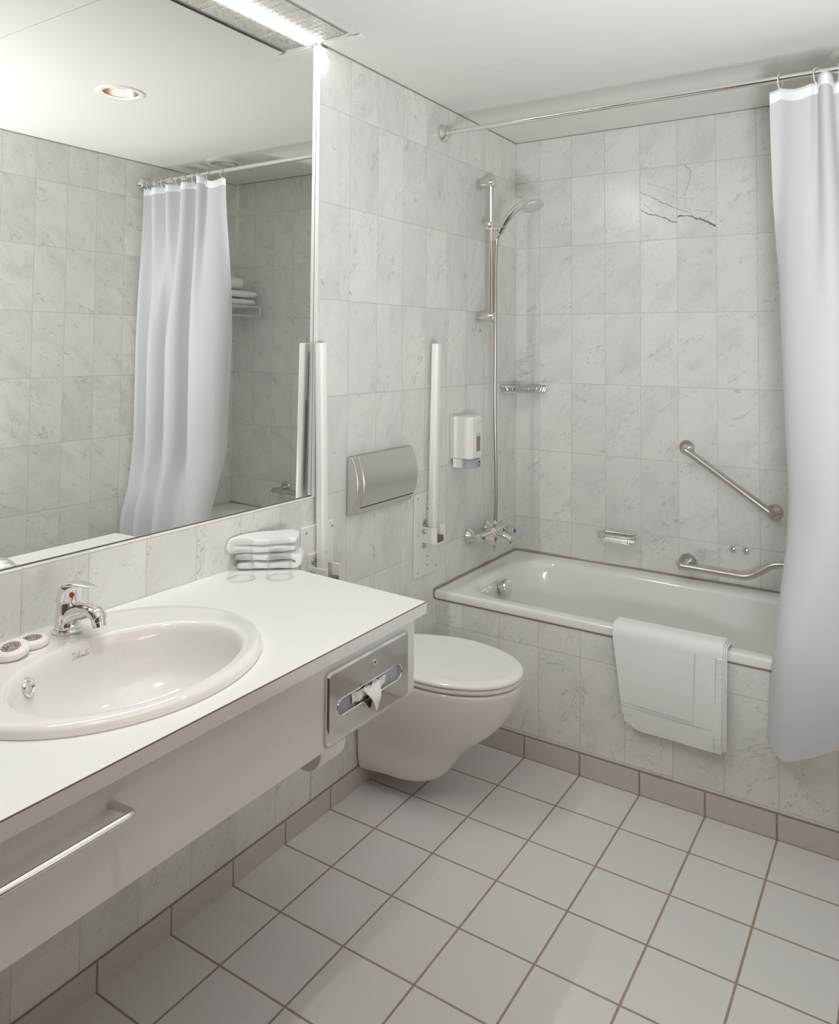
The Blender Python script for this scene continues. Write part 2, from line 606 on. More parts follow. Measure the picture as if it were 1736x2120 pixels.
def smooth_path(pts, n=6):
    P = [Vector(p) for p in pts]
    out = []
    for i in range(len(P) - 1):
        p0, p1, p2, p3 = P[max(i - 1, 0)], P[i], P[i + 1], P[min(i + 2, len(P) - 1)]
        for k in range(n):
            t = k / n
            out.append(0.5 * ((2 * p1) + (p2 - p0) * t + (2 * p0 - 5 * p1 + 4 * p2 - p3) * t * t + (3 * p1 - p0 - 3 * p2 + p3) * t ** 3))
    out.append(P[-1])
    return out


def rrect(w, h, r, n=5):
    """rounded rectangle outline centred on 0"""
    o = []
    for cx, cy, a in ((w / 2 - r, h / 2 - r, 0), (-w / 2 + r, h / 2 - r, PI / 2), (-w / 2 + r, -h / 2 + r, PI), (w / 2 - r, -h / 2 + r, 1.5 * PI)):
        for i in range(n + 1):
            t = a + PI / 2 * i / n
            o.append((cx + r * math.cos(t), cy + r * math.sin(t)))
    return o


# ------------------------------------------------------------------ room shell
RW, YB, ZC, YF = 1.78, 0.6925, 2.3514, -2.95
LINE = -0.690           # edge of the mirror recess
struct(obj('floor', box(-0.05, RW + 0.05, YF - 0.5, 0.03, -0.08, 0), 'floor_tiles', smooth=False))

# ceiling: a panelled slab with the lamp opening cut out
bm = bmesh.new()
joints = [YF - 0.05, -2.235, -1.2375, -0.2415, YB + 0.05]
LX0, LX1, LY0, LY1 = -0.02, 0.130, -1.93, -0.690   # fluorescent opening
for a, b in zip(joints, joints[1:]):
    a2, b2 = a + 0.0008, b - 0.0008
    x1 = RW + 0.05
    if b > LY1 and a < LY1:      # panel holding the end of the opening
        B(bm, LX1, x1, a2, b2, ZC, ZC + 0.03)
        B(bm, -0.05, LX1, LY1, b2, ZC, ZC + 0.03)
    elif a < LY0 < b:
        B(bm, LX1, x1, a2, b2, ZC, ZC + 0.03)
        B(bm, -0.05, LX1, a2, LY0, ZC, ZC + 0.03)
    else:
        B(bm, -0.05, x1, a2, b2, ZC, ZC + 0.03)
ceil_o = struct(obj('ceiling', bm, 'ceiling_panel', smooth=False))
# round openings for the two downlights and the vent
cut = bmesh.new()
for cx_, cy_ in ((0.913, -0.72), (0.913, -1.95)):
    lathe(cut, (cx_, cy_, ZC - 0.02), (0, 0, 1), [(0, 0.066), (0.07, 0.066)], 40)
me_ = bpy.data.meshes.new('cutter')
cut.to_mesh(me_)
cut.free()
cutter = bpy.data.objects.new('cutter', me_)
COL.objects.link(cutter)
md = ceil_o.modifiers.new('holes', 'BOOLEAN')
md.operation = 'DIFFERENCE'
md.solver = 'EXACT'
md.object = cutter
dg = bpy.context.evaluated_depsgraph_get()
dg.update()
me2 = bpy.data.meshes.new_from_object(ceil_o.evaluated_get(dg))
ceil_o.modifiers.clear()
old = ceil_o.data
ceil_o.data = me2
bpy.data.objects.remove(cutter)

# walls. The left wall is tiled 12 mm proud round the recess that takes the mirror
MZ0 = 0.9655
wl = bmesh.new()
B(wl, -0.012, 0.0, LINE, YB, 0, ZC)
struct(obj('wall_left', wl, 'marble_left', smooth=False))
wl = bmesh.new()
B(wl, -0.012, 0.0, YF, LINE - 0.0002, 0, MZ0)
struct(obj('wall_left_vanity', wl, 'marble_vanity', smooth=False, bevel=0.0035))
struct(obj('wall_left_core', box(-0.10, -0.0175, YF, YB + 0.05, -0.05, ZC + 0.10), 'laminate_panel', smooth=False))
struct(obj('trim_1', box(-0.0118, 0.0006, LINE - 0.0012, LINE + 0.0035, MZ0, ZC - 0.001), 'tile_edge', smooth=False, bevel=0.0004))
struct(obj('wall_back', box(-0.012, RW + 0.012, YB, YB + 0.05, 0, ZC), 'marble_back', smooth=False))
struct(obj('wall_right', box(RW, RW + 0.05, YF, YB, 0, ZC), 'marble_right', smooth=False))
bm = bmesh.new()           # unseen wall behind the camera, coloured dark to cut bounced light
B(bm, 0, RW, YF - 0.1, YF, 0, ZC)
struct(obj('wall_front', bm, 'wood_brown', smooth=False))
struct(obj('added_door_1', box(RW - 0.022, RW - 0.0005, -2.55, -1.30, 0.004, 2.1), 'wood_brown', smooth=False, bevel=0.003))  # unseen door, added in dark brown to deepen shade under the vanity
struct(obj('wall_tub', box(0, RW, 0.003, 0.028, 0, 0.4745), 'marble_apron', smooth=False))
# skirting tiles
struct(obj('baseboard_tub', box(0.0, RW, 0.0, 0.0035, 0.0, 0.0745), 'skirting_tiles_x', smooth=False))
struct(obj('baseboard_left', box(-0.001, 0.0035, YF, -0.402, 0.0, 0.0685), 'skirting_tiles_y', smooth=False))
struct(obj('baseboard_left_toilet', box(-0.001, 0.0012, -0.402, 0.003, 0.0, 0.0685), 'skirting_tiles_y', smooth=False))
struct(obj('baseboard_right', box(RW - 0.004, RW, -1.29, 0.0, 0.0, 0.07), 'skirting_tiles_y', smooth=False))
struct(obj('trim_2', box(0, RW, 0.0005, 0.0045, 0.0735, 0.0765), 'joint_dark', smooth=False))
struct(obj('trim_3', box(0, 0.0025, YF, 0.003, 0.0675, 0.0695), 'joint_dark', smooth=False))
# shadow gap between ceiling panels and the walls
bm = bmesh.new()
B(bm, 0.0, 0.003, LINE, YB, ZC - 0.003, ZC)
B(bm, 0.0, RW, YB - 0.0025, YB, ZC - 0.0025, ZC)
B(bm, RW - 0.003, RW, YF, YB, ZC - 0.003, ZC)
struct(obj('trim_4', bm, 'joint_dark', smooth=False))
# silicone in the corners
struct(obj('trim_5', tube(bmesh.new(), [(0.0015, YB - 0.0015, 0.51), (0.0015, YB - 0.0015, ZC)], 0.0016, 8), 'corner_silicone'))
struct(obj('trim_6', tube(bmesh.new(), [(0.0012, 0.0012, 0.07), (0.0012, 0.0012, 0.475)], 0.002, 8), 'tile_edge'))

# brown silicone round the tub
bm = bmesh.new()
tube(bm, smooth_path([(0.002, 0.0 + i * 0.0688, 0.509 + 0.001 * math.sin(i * 2.3)) for i in range(11)], 2), [0.0052 + 0.0012 * math.sin(i * 1.7) for i in range(21)], 8)
tube(bm, smooth_path([(0.0 + i * 0.178, YB - 0.002, 0.509 + 0.0012 * math.sin(i * 1.9)) for i in range(11)], 2), [0.0055 + 0.0015 * math.sin(i * 1.3) for i in range(21)], 8)
B(bm, 0.001, RW, 0.0022, 0.02, 0.4725, 0.4790)
tube(bm, [(0.002, -0.001, 0.478), (0.002, -0.001, 0.512)], 0.004, 8)
struct(obj('trim_7', bm, 'sealant_brown'))

# ------------------------------------------------------------------ mirror
mr = thing('wall_mirror', 'large frameless mirror set flush into the marble above the vanity', 'mirror', (-0.012, -1.6, MZ0))
obj('mirror_pane', box(-0.0165, -0.0125, -2.45, LINE - 0.0012, MZ0 + 0.002, ZC - 0.001), 'mirror_glass', mr, smooth=False)
obj('backing', box(-0.0174, -0.0166, -2.455, LINE - 0.0005, MZ0, ZC - 0.001), 'mirror_back', mr, smooth=False)

# ------------------------------------------------------------------ fluorescent ceiling light
fl = thing('fluorescent_ceiling_light', 'recessed fluorescent ceiling light with square metal louvre over the mirror', 'ceiling light', (0.065, -1.31, ZC))
bm = bmesh.new()           # open housing
B(bm, -0.02, 0.142, LY0 - 0.01, LY1 + 0.001, 2.438, 2.442)
B(bm, 0.139, 0.142, LY0 - 0.01, LY1 + 0.001, ZC + 0.031, 2.438)
B(bm, -0.02, 0.142, LY1 + 0.0002, LY1 + 0.003, ZC + 0.031, 2.438)
B(bm, -0.02, 0.142, LY0 - 0.012, LY0 - 0.008, ZC + 0.031, 2.438)
B(bm, -0.022, -0.0185, LY0 - 0.01, LY1 + 0.001, ZC - 0.001, 2.44)
obj('housing', bm, 'lamp_housing', fl, smooth=False)
bm = bmesh.new()
B(bm, 0.108, 0.128, LY0, -0.700, ZC + 0.004, ZC + 0.009)
obj('side_strip', bm, 'lamp_side_strip', fl, smooth=False)
bm = bmesh.new()           # flange frame
B(bm, 0.126, 0.140, LY0 - 0.012, LY1 + 0.012, ZC - 0.0012, ZC - 0.0001)
obj('frame', bm, 'ceiling_panel', fl, smooth=False)
bm = bmesh.new()
B(bm, 0.014, 0.146, -0.690, -0.662, ZC - 0.004, ZC - 0.0002)
B(bm, 0.126, 0.154, -0.690, -0.680, ZC - 0.005, ZC - 0.0002)
obj('end_flange', bm, 'white_plastic', fl, smooth=False, bevel=0.001)
bm = bmesh.new()
B(bm, -0.010, 0.110, -0.7015, -0.690, ZC - 0.001, ZC + 0.016)
obj('end_plate', bm, 'white_plastic', fl, smooth=False, bevel=0.001)
bm = bmesh.new()
LH0, LH1 = ZC + 0.002, ZC + 0.016
xs = [0.0225 + i * 0.0169 for i in range(6)]
ny = 49
ys = [-0.7035 - i * (1.20 / ny) for i in range(ny + 1)]


def fin(bm, a, b, nrm):     # wedge-shaped fin, thicker at the top
    t0, t1 = 0.0005, 0.0011
    a, b, nv = Vector(a), Vector(b), Vector(nrm)
    vs = [bm.verts.new(p + nv * s * t + Vector((0, 0, z))) for p in (a, b) for (z, t) in ((LH0, t0), (LH1, t1)) for s in (-1, 1)]
    for f in ((0, 1, 5, 4), (2, 6, 7, 3), (0, 4, 6, 2), (1, 3, 7, 5), (0, 2, 3, 1), (4, 5, 7, 6)):
        bm.faces.new([vs[i] for i in f])


for x in xs:
    fin(bm, (x, ys[0], 0), (x, ys[-1], 0), (1, 0, 0))
for y in ys:
    fin(bm, (xs[0], y, 0), (xs[-1], y, 0), (0, 1, 0))
obj('louvre', bm, 'louvre_metal', fl, smooth=False)
obj('fluorescent_tube', lathe(bmesh.new(), (0.0125, -0.71, ZC + 0.014), (0, -1, 0), [(0, 0.010), (1.20, 0.010)], 16), 'tube_glow', fl)
obj('gasket', box(0.0, 0.004, -0.690, -0.660, ZC - 0.006, ZC - 0.0031), 'laminate_seam', fl, smooth=False)

# ------------------------------------------------------------------ downlights


def downlight(x, y, label):
    t = thing('recessed_downlight', label, 'ceiling light', (x, y, ZC), 'recessed ceiling downlights')
    bm = bmesh.new()
    lathe(bm, (x, y, ZC), (0, 0, -1), [(0.0, 0.0645), (0.004, 0.0655), (0.0055, 0.070), (0.005, 0.083), (0.0025, 0.087), (0.0002, 0.0885), (0.0001, 0.0645)], 48, (False, False))
    obj('trim_ring', bm, 'white_plastic', t)
    bm = bmesh.new()
    pr = []
    for i in range(18):     # ribbed conical baffle
        z = 0.002 + i * 0.0042
        pr += [(z, 0.0650 - i * 0.0010), (z + 0.0021, 0.0632 - i * 0.0010)]
    lathe(bm, (x, y, ZC), (0, 0, 1), pr, 48, (False, False))
    obj('baffle', bm, 'bronze_reflector', t)
    bm = bmesh.new()
    lathe(bm, (x, y, ZC + 0.082), (0, 0, 1), [(-0.004, 0.001), (-0.003, 0.016), (-0.001, 0.026), (0.0, 0.049), (0.002, 0.049)], 32)
    obj('lamp_bulb', bm, 'lamp_glow', t)


downlight(0.913, -0.72, 'round white recessed downlight with ribbed bronze inside, seen in the mirror')
downlight(0.913, -1.95, 'added round recessed downlight, unseen, nearest the doorway behind the long vanity light')  # out of view, added to help light the room

# ------------------------------------------------------------------ vent
vt = thing('ceiling_vent', 'round off-white air vent with central disc in the ceiling above the shower rod', 'vent', (1.405, 0.255, ZC))
c = (1.405, 0.255, ZC)
obj('vent_ring', lathe(bmesh.new(), c, (0, 0, -1), [(0.0, 0.098), (0.006, 0.097), (0.013, 0.088), (0.015, 0.078), (0.011, 0.068), (-0.001, 0.060), (0.0, 0.055)], 56, (False, True)), 'white_plastic_vent', vt)
obj('vent_disc', lathe(bmesh.new(), c, (0, 0, -1), [(0.002, 0.012), (0.0045, 0.045), (0.008, 0.054), (0.014, 0.0545), (0.018, 0.045), (0.020, 0.02), (0.0202, 0.001)], 56), 'white_plastic_vent', vt)

# ------------------------------------------------------------------ vanity
TOPZ, BOTZ = 0.826, 0.7995
vn = thing('vanity_counter', 'long white laminate vanity counter fixed to the marble wall', 'counter', (0.28, -1.6, 0.6))
SX, SY, SB, SA = 0.272, -1.57, 0.249, 0.290       # washbasin centre and half sizes (x, y)


def ell(cx, cy, a, b, z, n=128):
    return [(cx + a * math.cos(2 * PI * i / n), cy + b * math.sin(2 * PI * i / n), z) for i in range(n)]


def slab_with_hole(bm, outline, hole, z0, z1):
    for z, flip in ((z1, False), (z0, True)):
        vo = [bm.verts.new((x, y, z)) for x, y in outline]
        vh = [bm.verts.new((x, y, z)) for x, y in hole]
        eo = [bm.edges.new((vo[i], vo[(i + 1) % len(vo)])) for i in range(len(vo))]
        eh = [bm.edges.new((vh[i], vh[(i + 1) % len(vh)])) for i in range(len(vh))]
        bmesh.ops.triangle_fill(bm, edges=eo + eh, use_beauty=True)
    for ring in (outline, hole):
        n = len(ring)
        a = [bm.verts.new((x, y, z0)) for x, y in ring]
        b = [bm.verts.new((x, y, z1)) for x, y in ring]
        for i in range(n):
            bm.faces.new((a[i], a[(i + 1) % n], b[(i + 1) % n], b[i]))


outline = [(0.0008, -2.90), (0.5635, -2.90), (0.5635, -0.9505), (0.0008, -0.9165)]
bm = bmesh.new()
slab_with_hole(bm, outline, [p[:2] for p in ell(SX, SY, SB - 0.022, SA - 0.022, 0)], BOTZ + 0.0008, TOPZ)
obj('worktop', bm, 'laminate_white', vn, smooth=False)
bm = bmesh.new()
B(bm, 0.5637, 0.5655, -2.90, -0.9505, BOTZ, TOPZ - 0.0012)
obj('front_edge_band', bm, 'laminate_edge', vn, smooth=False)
bm = bmesh.new()
B(bm, 0.5636, 0.5657, -2.90, -0.9495, TOPZ - 0.0013, TOPZ + 0.0001)
obj('edge_seam', bm, 'laminate_seam', vn, smooth=False)
bm = bmesh.new()
e0, e1 = Vector((0.565, -0.9506, 0)), Vector((0.001, -0.9166, 0))
vs = []
for z in (BOTZ, TOPZ - 0.0004):
    for p, dy in ((e0, 0), (e0, 0.0018), (e1, 0.0018), (e1, 0)):
        vs.append(bm.verts.new((p.x, p.y + dy, z)))
for f in ((0, 1, 2, 3), (4, 7, 6, 5), (0, 4, 5, 1), (1, 5, 6, 2), (2, 6, 7, 3), (3, 7, 4, 0)):
    bm.faces.new([vs[i] for i in f])
obj('side_edge_band', bm, 'laminate_white', vn, smooth=False)
PX = 0.540
bm = bmesh.new()
B(bm, PX - 0.019, PX, -2.90, -0.962, 0.6205, BOTZ + 0.0005)
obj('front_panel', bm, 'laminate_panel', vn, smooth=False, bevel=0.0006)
for y in (-2.1, -1.02):      # steel brackets carrying the counter
    obj('support_bracket', box(0.001, 0.50, y - 0.015, y + 0.015, BOTZ - 0.03, BOTZ), 'laminate_panel', vn, smooth=False)

# washbasin
OX, OY, OB, OA = 0.328, -1.570, 0.160, 0.217        # bowl opening
PROF0 = [(1.10, 0.8455), (1.045, 0.8450), (1.01, 0.8425), (0.985, 0.8360), (0.965, 0.8260), (0.945, 0.810), (0.905, 0.780), (0.82, 0.747), (0.66, 0.720), (0.44, 0.708), (0.22, 0.703), (0.10, 0.702)]
PROF = None
wb = thing('washbasin', 'oval white ceramic washbasin set into the counter', 'sink', (SX, SY, TOPZ))
PROF = [(p.x, p.y) for p in smooth_path([(a, b, 0) for a, b in PROF0], 4)]
bm = bmesh.new()
rings = [ell(SX, SY, SB - 0.022, SA - 0.022, 0.80), ell(SX, SY, SB - 0.014, SA - 0.014, TOPZ + 0.0006), ell(SX, SY, SB - 0.001, SA - 0.001, TOPZ + 0.0006), ell(SX, SY, SB, SA, TOPZ + 0.003), ell(SX, SY, SB - 0.001, SA - 0.001, TOPZ + 0.010),
         ell(SX, SY, SB - 0.005, SA - 0.005, TOPZ + 0.0155), ell(SX, SY, SB - 0.012, SA - 0.012, TOPZ + 0.0185)]
# blend from outer ellipse to bowl opening
r_out = ell(SX, SY, SB - 0.012, SA - 0.012, 0)
for s in (0.25, 0.5, 0.75):
    r_in = ell(OX, OY, OB * 1.10, OA * 1.10, 0)
    rings.append([(a[0] * (1 - s) + b[0] * s, a[1] * (1 - s) + b[1] * s, TOPZ + 0.0185 + 0.001 * s) for a, b in zip(r_out, r_in)])
for s, z in PROF:
    rings.append(ell(OX, OY, OB * s, OA * s, z))
loft(bm, rings, (False, True))
bmesh.ops.recalc_face_normals(bm, faces=bm.faces)
me = bpy.data.meshes.new('basin')
bm.to_mesh(me)
bm.free()
o = link('basin', me, 'porcelain', wb)


def bowl_z(x, y):
    s = math.hypot((x - OX) / OB, (y - OY) / OA)
    for (s0, z0), (s1, z1) in zip(PROF, PROF[1:]):
        if s0 >= s >= s1:
            return z0 + (z1 - z0) * (s0 - s) / (s0 - s1)
    return PROF[0][1] if s > 1 else PROF[-1][1]


oc, on = Vector((0.2095, -1.6985, 0.8150)), Vector((0.84, 0.51, 0.36))
bm = bmesh.new()
lathe(bm, oc, on, [(-0.006, 0.0155), (0.0025, 0.0165), (0.0045, 0.0150), (0.0045, 0.0125), (0.002, 0.0105), (-0.006, 0.0100)], 40, (False, False))
obj('overflow_ring', bm, 'chrome', wb)
bm = bmesh.new()
lathe(bm, oc, on, [(-0.005, 0.0108), (-0.0045, 0.001)], 32)
obj('overflow_hole', bm, 'hole_dark', wb)
bm = bmesh.new()
lathe(bm, (OX, OY, 0.7025), (0, 0, 1), [(0, 0.030), (0.003, 0.029), (0.004, 0.022), (0.002, 0.018), (0.0022, 0.001)], 40)
obj('drain_plug', bm, 'chrome', wb)
# handwritten maker's name on the slope under the tap:  D o l o m i t e
strokes = [
    [(0.4, 0.0), (1.0, 0.4), (1.35, 1.6), (1.1, 2.2), (0.5, 2.0), (1.6, 2.1), (2.3, 1.4), (2.0, 0.4), (1.1, 0.0), (0.4, 0.1)],
    [(2.9, 0.0), (2.6, 0.4), (2.8, 0.8), (3.1, 0.7), (3.1, 0.2), (2.9, 0.0)],
    [(3.2, 0.4), (3.8, 1.5), (4.0, 2.1), (3.8, 1.9), (3.7, 0.2), (4.0, 0.1)],
    [(4.5, 0.0), (4.2, 0.4), (4.4, 0.8), (4.7, 0.7), (4.7, 0.2), (4.5, 0.0)],
    [(4.9, 0.0), (5.1, 0.7), (5.1, 0.1), (5.5, 0.7), (5.5, 0.1), (5.9, 0.7), (5.9, 0.1), (6.2, 0.2)],
    [(6.3, 0.7), (6.35, 0.1), (6.6, 0.2)], [(6.35, 1.0), (6.45, 1.1)],
    [(6.9, 1.9), (6.85, 0.2), (7.1, 0.1)], [(6.3, 1.5), (8.4, 1.9)],
    [(7.4, 0.4), (7.8, 0.6), (7.6, 0.8), (7.4, 0.5), (7.5, 0.1), (8.0, 0.2)]]
bm = bmesh.new()
for st in strokes:
    pts = []
    for a, b in (smooth_path([(p[0], p[1], 0) for p in st], 4) and [(p.x, p.y) for p in smooth_path([(p[0], p[1], 0) for p in st], 4)]):
        # letters run along +y, tops toward the wall
        y = -1.594 + a * 0.0047
        z_ = 0.8185 + b * 0.0056
        s_ = 1.0
        for (sa, za), (sb_, zb) in zip(PROF, PROF[1:]):
            if za >= z_ >= zb:
                s_ = sa + (sb_ - sa) * (za - z_) / max(za - zb, 1e-9)
        x = OX - OB * s_ * math.sqrt(1 - ((y - OY) / (OA * s_)) ** 2) + 0.0004
        pts.append((x, y, z_))
    tube(bm, pts, 0.00036, 5)
obj('maker_signature', bm, 'logo_grey', wb)

# faucet
TX, TY, TZ = 0.098, -1.552, 0.8452
fc = thing('basin_faucet', 'chrome single-lever basin tap with red temperature dot', 'faucet', (TX, TY, TZ))
bm = bmesh.new()
lathe(bm, (TX, TY, TZ), (0, 0, 1), [(0, 0.0275), (0.004, 0.0285), (0.008, 0.0275), (0.009, 0.0245), (0.013, 0.0255), (0.016, 0.0245), (0.03, 0.0235), (0.055, 0.0222), (0.058, 0.0205), (0.062, 0.0205)], 40)
obj('body', bm, 'chrome', fc)
bm = bmesh.new()
sp_pts = smooth_path([(TX - 0.006, TY, TZ + 0.026), (TX + 0.012, TY, TZ + 0.034), (TX + 0.035, TY, TZ + 0.045), (TX + 0.065, TY, TZ + 0.053), (TX + 0.088, TY, TZ + 0.053), (TX + 0.102, TY, TZ + 0.044)], 6)
rings = []
for i, p in enumerate(sp_pts):
    t = i / (len(sp_pts) - 1)
    w = 0.0225 - 0.0085 * min(1, t * 1.6) + (0.0015 if t > 0.7 else 0)
    h = 0.024 - 0.0115 * min(1, t * 1.5)
    d = (sp_pts[min(i + 1, len(sp_pts) - 1)] - sp_pts[max(i - 1, 0)]).normalized()
    nz = Vector((0, 1, 0)).cross(d) * -1
    if nz.z < 0:
        nz = -nz
    rings.append([p + Vector((0, 1, 0)) * w * math.cos(a) + nz * h * math.sin(a) for a in [2 * PI * k / 24 for k in range(24)]])
loft(bm, rings)
obj('spout', bm, 'chrome', fc)
bm = bmesh.new()
lathe(bm, (TX + 0.096, TY, TZ + 0.050), (0.30, 0, -1), [(0, 0.0135), (0.012, 0.0138), (0.013, 0.0128), (0.021, 0.0128), (0.0215, 0.010), (0.018, 0.009)], 32)
obj('aerator', bm, 'chrome', fc)
bm = bmesh.new()
# domed cap that sweeps into the lever
rings = []
for t, r, xo in ((0.063, 0.0232, 0), (0.070, 0.0236, 0), (0.078, 0.0236, 0.0), (0.086, 0.0225, 0.002), (0.092, 0.020, 0.006), (0.0965, 0.016, 0.011), (0.0990, 0.010, 0.016), (0.0998, 0.004, 0.019)):
    rings.append([(TX + xo + r * math.cos(a) * (1.0), TY + r * 0.95 * math.sin(a), TZ + t) for a in [2 * PI * k / 32 for k in range(32)]])
loft(bm, rings)
obj('lever_cap', bm, 'chrome', fc)
bm = bmesh.new()
rings = []
for x, z, w, h in ((0.000, 0.089, 0.019, 0.006), (0.015, 0.0965, 0.018, 0.0055), (0.035, 0.1005, 0.0155, 0.004), (0.055, 0.101, 0.0125, 0.003), (0.075, 0.1015, 0.009, 0.0024), (0.090, 0.1035, 0.005, 0.0016), (0.097, 0.105, 0.0015, 0.0006)):
    rings.append([(TX + x, TY + w * math.cos(a), TZ + z + h * math.sin(a)) for a in [2 * PI * k / 20 for k in range(20)]])
loft(bm, rings)
obj('lever_handle', bm, 'chrome', fc)
bm = bmesh.new()
lathe(bm, (TX + 0.0205, TY - 0.0075, TZ + 0.0775), (0.93, -0.36, 0.06), [(0, 0.0050), (0.0035, 0.0050), (0.0042, 0.0042)], 24)
obj('temperature_dot', bm, 'red_dot', fc)
bm = bmesh.new()
lathe(bm, (TX - 0.0225, TY - 0.004, TZ + 0.055), (-1, -0.2, 0.0), [(0, 0.0022), (0.006, 0.0022), (0.007, 0.0035), (0.011, 0.003)], 16)
obj('pop_up_knob', bm, 'chrome', fc)

# soaps


def soap(x, y, z, rx, ry, tilt, rotz, label):
    t = thing('soap_bar', label, 'soap', (x, y, z), 'wrapped round soaps beside the tap')
    M = Matrix.Rotation(rotz, 4, 'Z') @ Matrix.Rotation(tilt, 4, 'X')
    bm = bmesh.new()
    pr = [(0, 0.0001, 0), (0, rx - 0.004, ry - 0.004), (0.0035, rx, ry), (0.011, rx, ry), (0.0145, rx - 0.004, ry - 0.004), (0.0150, rx - 0.009, ry - 0.009), (0.0150, 0.0001, 0.0001)]
    rings = [[(a * math.cos(t_), b * math.sin(t_), zz) for t_ in [2 * PI * k / 40 for k in range(40)]] for zz, a, b in [(p[0], p[1], max(p[2], 0.0001)) for p in pr]]
    loft(bm, rings)
    bmesh.ops.recalc_face_normals(bm, faces=bm.faces)
    me = bpy.data.meshes.new('soap_cake')
    bm.to_mesh(me)
    bm.free()
    me.materials.append(MATS['soap_white'])
    me.shade_smooth()
    me.set_sharp_from_angle(angle=math.radians(50))
    o = bpy.data.objects.new('soap_cake', me)
    COL.objects.link(o)
    o.parent = t
    o.matrix_local = M
    bm = bmesh.new()
    lathe(bm, (0, 0, 0.0), (0, 0, 1), [(0.0, 0.0168), (0.0006, 0.0166), (0.0007, 0.001)], 40)
    me = bpy.data.meshes.new('paper_label')
    bm.to_mesh(me)
    bm.free()
    me.materials.append(MATS['soap_label'])
    o = bpy.data.objects.new('paper_label', me)
    COL.objects.link(o)
    o.parent = t
    o.matrix_local = M @ Matrix.Translation((0, 0, 0.0149))


soap(0.110, -1.633, 0.8455, 0.029, 0.029, 0.0, 0.1, 'white round soap with a brown label, lying flat nearer the chrome tap')
soap(0.128, -1.683, 0.8500, 0.031, 0.031, 0.20, 0.5, 'tilted white round soap with a grey portrait label, leaning on the other soap')

# towel bar on the front panel
tb = thing('towel_bar', 'chrome U-shaped towel bar on the white front panel below the washbasin', 'towel bar', (PX, -2.0, 0.752))
bm = bmesh.new()
tube(bm, fillet([(PX, -1.764, 0.753), (PX + 0.052, -1.764, 0.757), (PX + 0.052, -2.30, 0.757), (PX, -2.30, 0.753)], 0.012, 6), 0.0058, 16)
obj('bar', bm, 'chrome_soft', tb)

# tissue dispenser plate
tp = thing('tissue_dispenser', 'polished steel tissue dispenser plate screwed to the vanity front panel', 'tissue dispenser', (PX, -1.145, 0.70))
yc, zc, pw, ph = -1.1400, 0.7000, 0.288, 0.143
bm = bmesh.new()


def plate_loops(bm, x, inset, r):
    o_ = [(x, yc + a, zc + b) for a, b in rrect(pw - 2 * inset, ph - 2 * inset, r - inset)]
    return o_


slot = rrect(0.226, 0.031, 0.0154)
outer = rrect(pw, ph, 0.010)


def band(bm, A, Bq):
    n = len(A)
    a = [bm.verts.new(p) for p in A]
    b = [bm.verts.new(p) for p in Bq]
    for i in range(n):
        bm.faces.new((a[i], a[(i + 1) % n], b[(i + 1) % n], b[i]))


SYC, SZC = -1.1405, 0.6930 - 0.0
L = lambda xx, ins, rr: [(xx, yc + a, zc + b) for a, b in rrect(pw - 2 * ins, ph - 2 * ins, rr)]
L2 = lambda xx, gr: [(xx, SYC + a, SZC + b) for a, b in rrect(0.226 + 2 * gr, 0.031 + 2 * gr, 0.0154 + gr)]
band(bm, L(PX + 0.0003, 0, 0.010), L(PX + 0.006, 0, 0.010))
band(bm, L(PX + 0.006, 0, 0.010), L(PX + 0.0085, 0.0045, 0.008))
# front face with the slot
vo = [bm.verts.new(p) for p in L(PX + 0.0085, 0.0045, 0.008)]
vh = [bm.verts.new(p) for p in L2(PX + 0.0085, 0.0025)]
eo = [bm.edges.new((vo[i], vo[(i + 1) % len(vo)])) for i in range(len(vo))]
eh = [bm.edges.new((vh[i], vh[(i + 1) % len(vh)])) for i in range(len(vh))]
bmesh.ops.triangle_fill(bm, edges=eo + eh, use_beauty=True)
band(bm, L2(PX + 0.0085, 0.0025), L2(PX + 0.0095, 0.0012))
band(bm, L2(PX + 0.0095, 0.0012), L2(PX + 0.0085, 0.0))
band(bm, L2(PX + 0.0085, 0.0), L2(PX + 0.0012, 0.0))
obj('cover_plate', bm, 'chrome_plate' if 'chrome_plate' in MATS else 'chrome', tp, sharp=25)
obj('inner_box', box(PX + 0.0004, PX + 0.0012, SYC - 0.120, SYC + 0.120, SZC - 0.020, SZC + 0.020), 'grey_plastic', tp, smooth=False)
bm = bmesh.new()
lathe(bm, (PX + 0.0085, -1.128, 0.7445), (1, 0, 0), [(0, 0.0062), (0.0015, 0.006), (0.002, 0.0045), (0.0015, 0.004)], 28)
obj('lock', bm, 'chrome_soft', tp)
obj('keyhole', lathe(bmesh.new(), (PX + 0.0101, -1.128, 0.7445), (1, 0, 0), [(0, 0.0018), (0.0006, 0.0018)], 16), 'hole_dark', tp)
# tissue: crumpled sheet with a pointed tip
ti = thing('paper_tissue', 'white paper tissue poking out of the steel dispenser slot', 'tissue', (PX + 0.01, -1.14, 0.69))


def cloth_grid(bm, f, nu, nv):
    V = [[bm.verts.new(f(i / nu, j / nv)) for j in range(nv + 1)] for i in range(nu + 1)]
    for i in range(nu):
        for j in range(nv):
            bm.faces.new((V[i][j], V[i + 1][j], V[i + 1][j + 1], V[i][j + 1]))


def ftis(u, v):
    w = 0.030 * (1 - v) ** 0.9 + 0.001
    y = -1.138 + (u - 0.5) * 2 * w + 0.006 * v
    z = 0.7015 - 0.055 * v
    x = PX + 0.002 + 0.022 * math.sin(min(1, v * 1.6) * PI / 2) + 0.006 * math.sin(u * 9 + v * 2) * (1 - v) - 0.006 * v
    return (x, y, z)


bm = bmesh.new()
cloth_grid(bm, ftis, 16, 14)
o = obj('tissue_tip', bm, 'paper', ti)
o.modifiers.new('t', 'SOLIDIFY').thickness = 0.0007


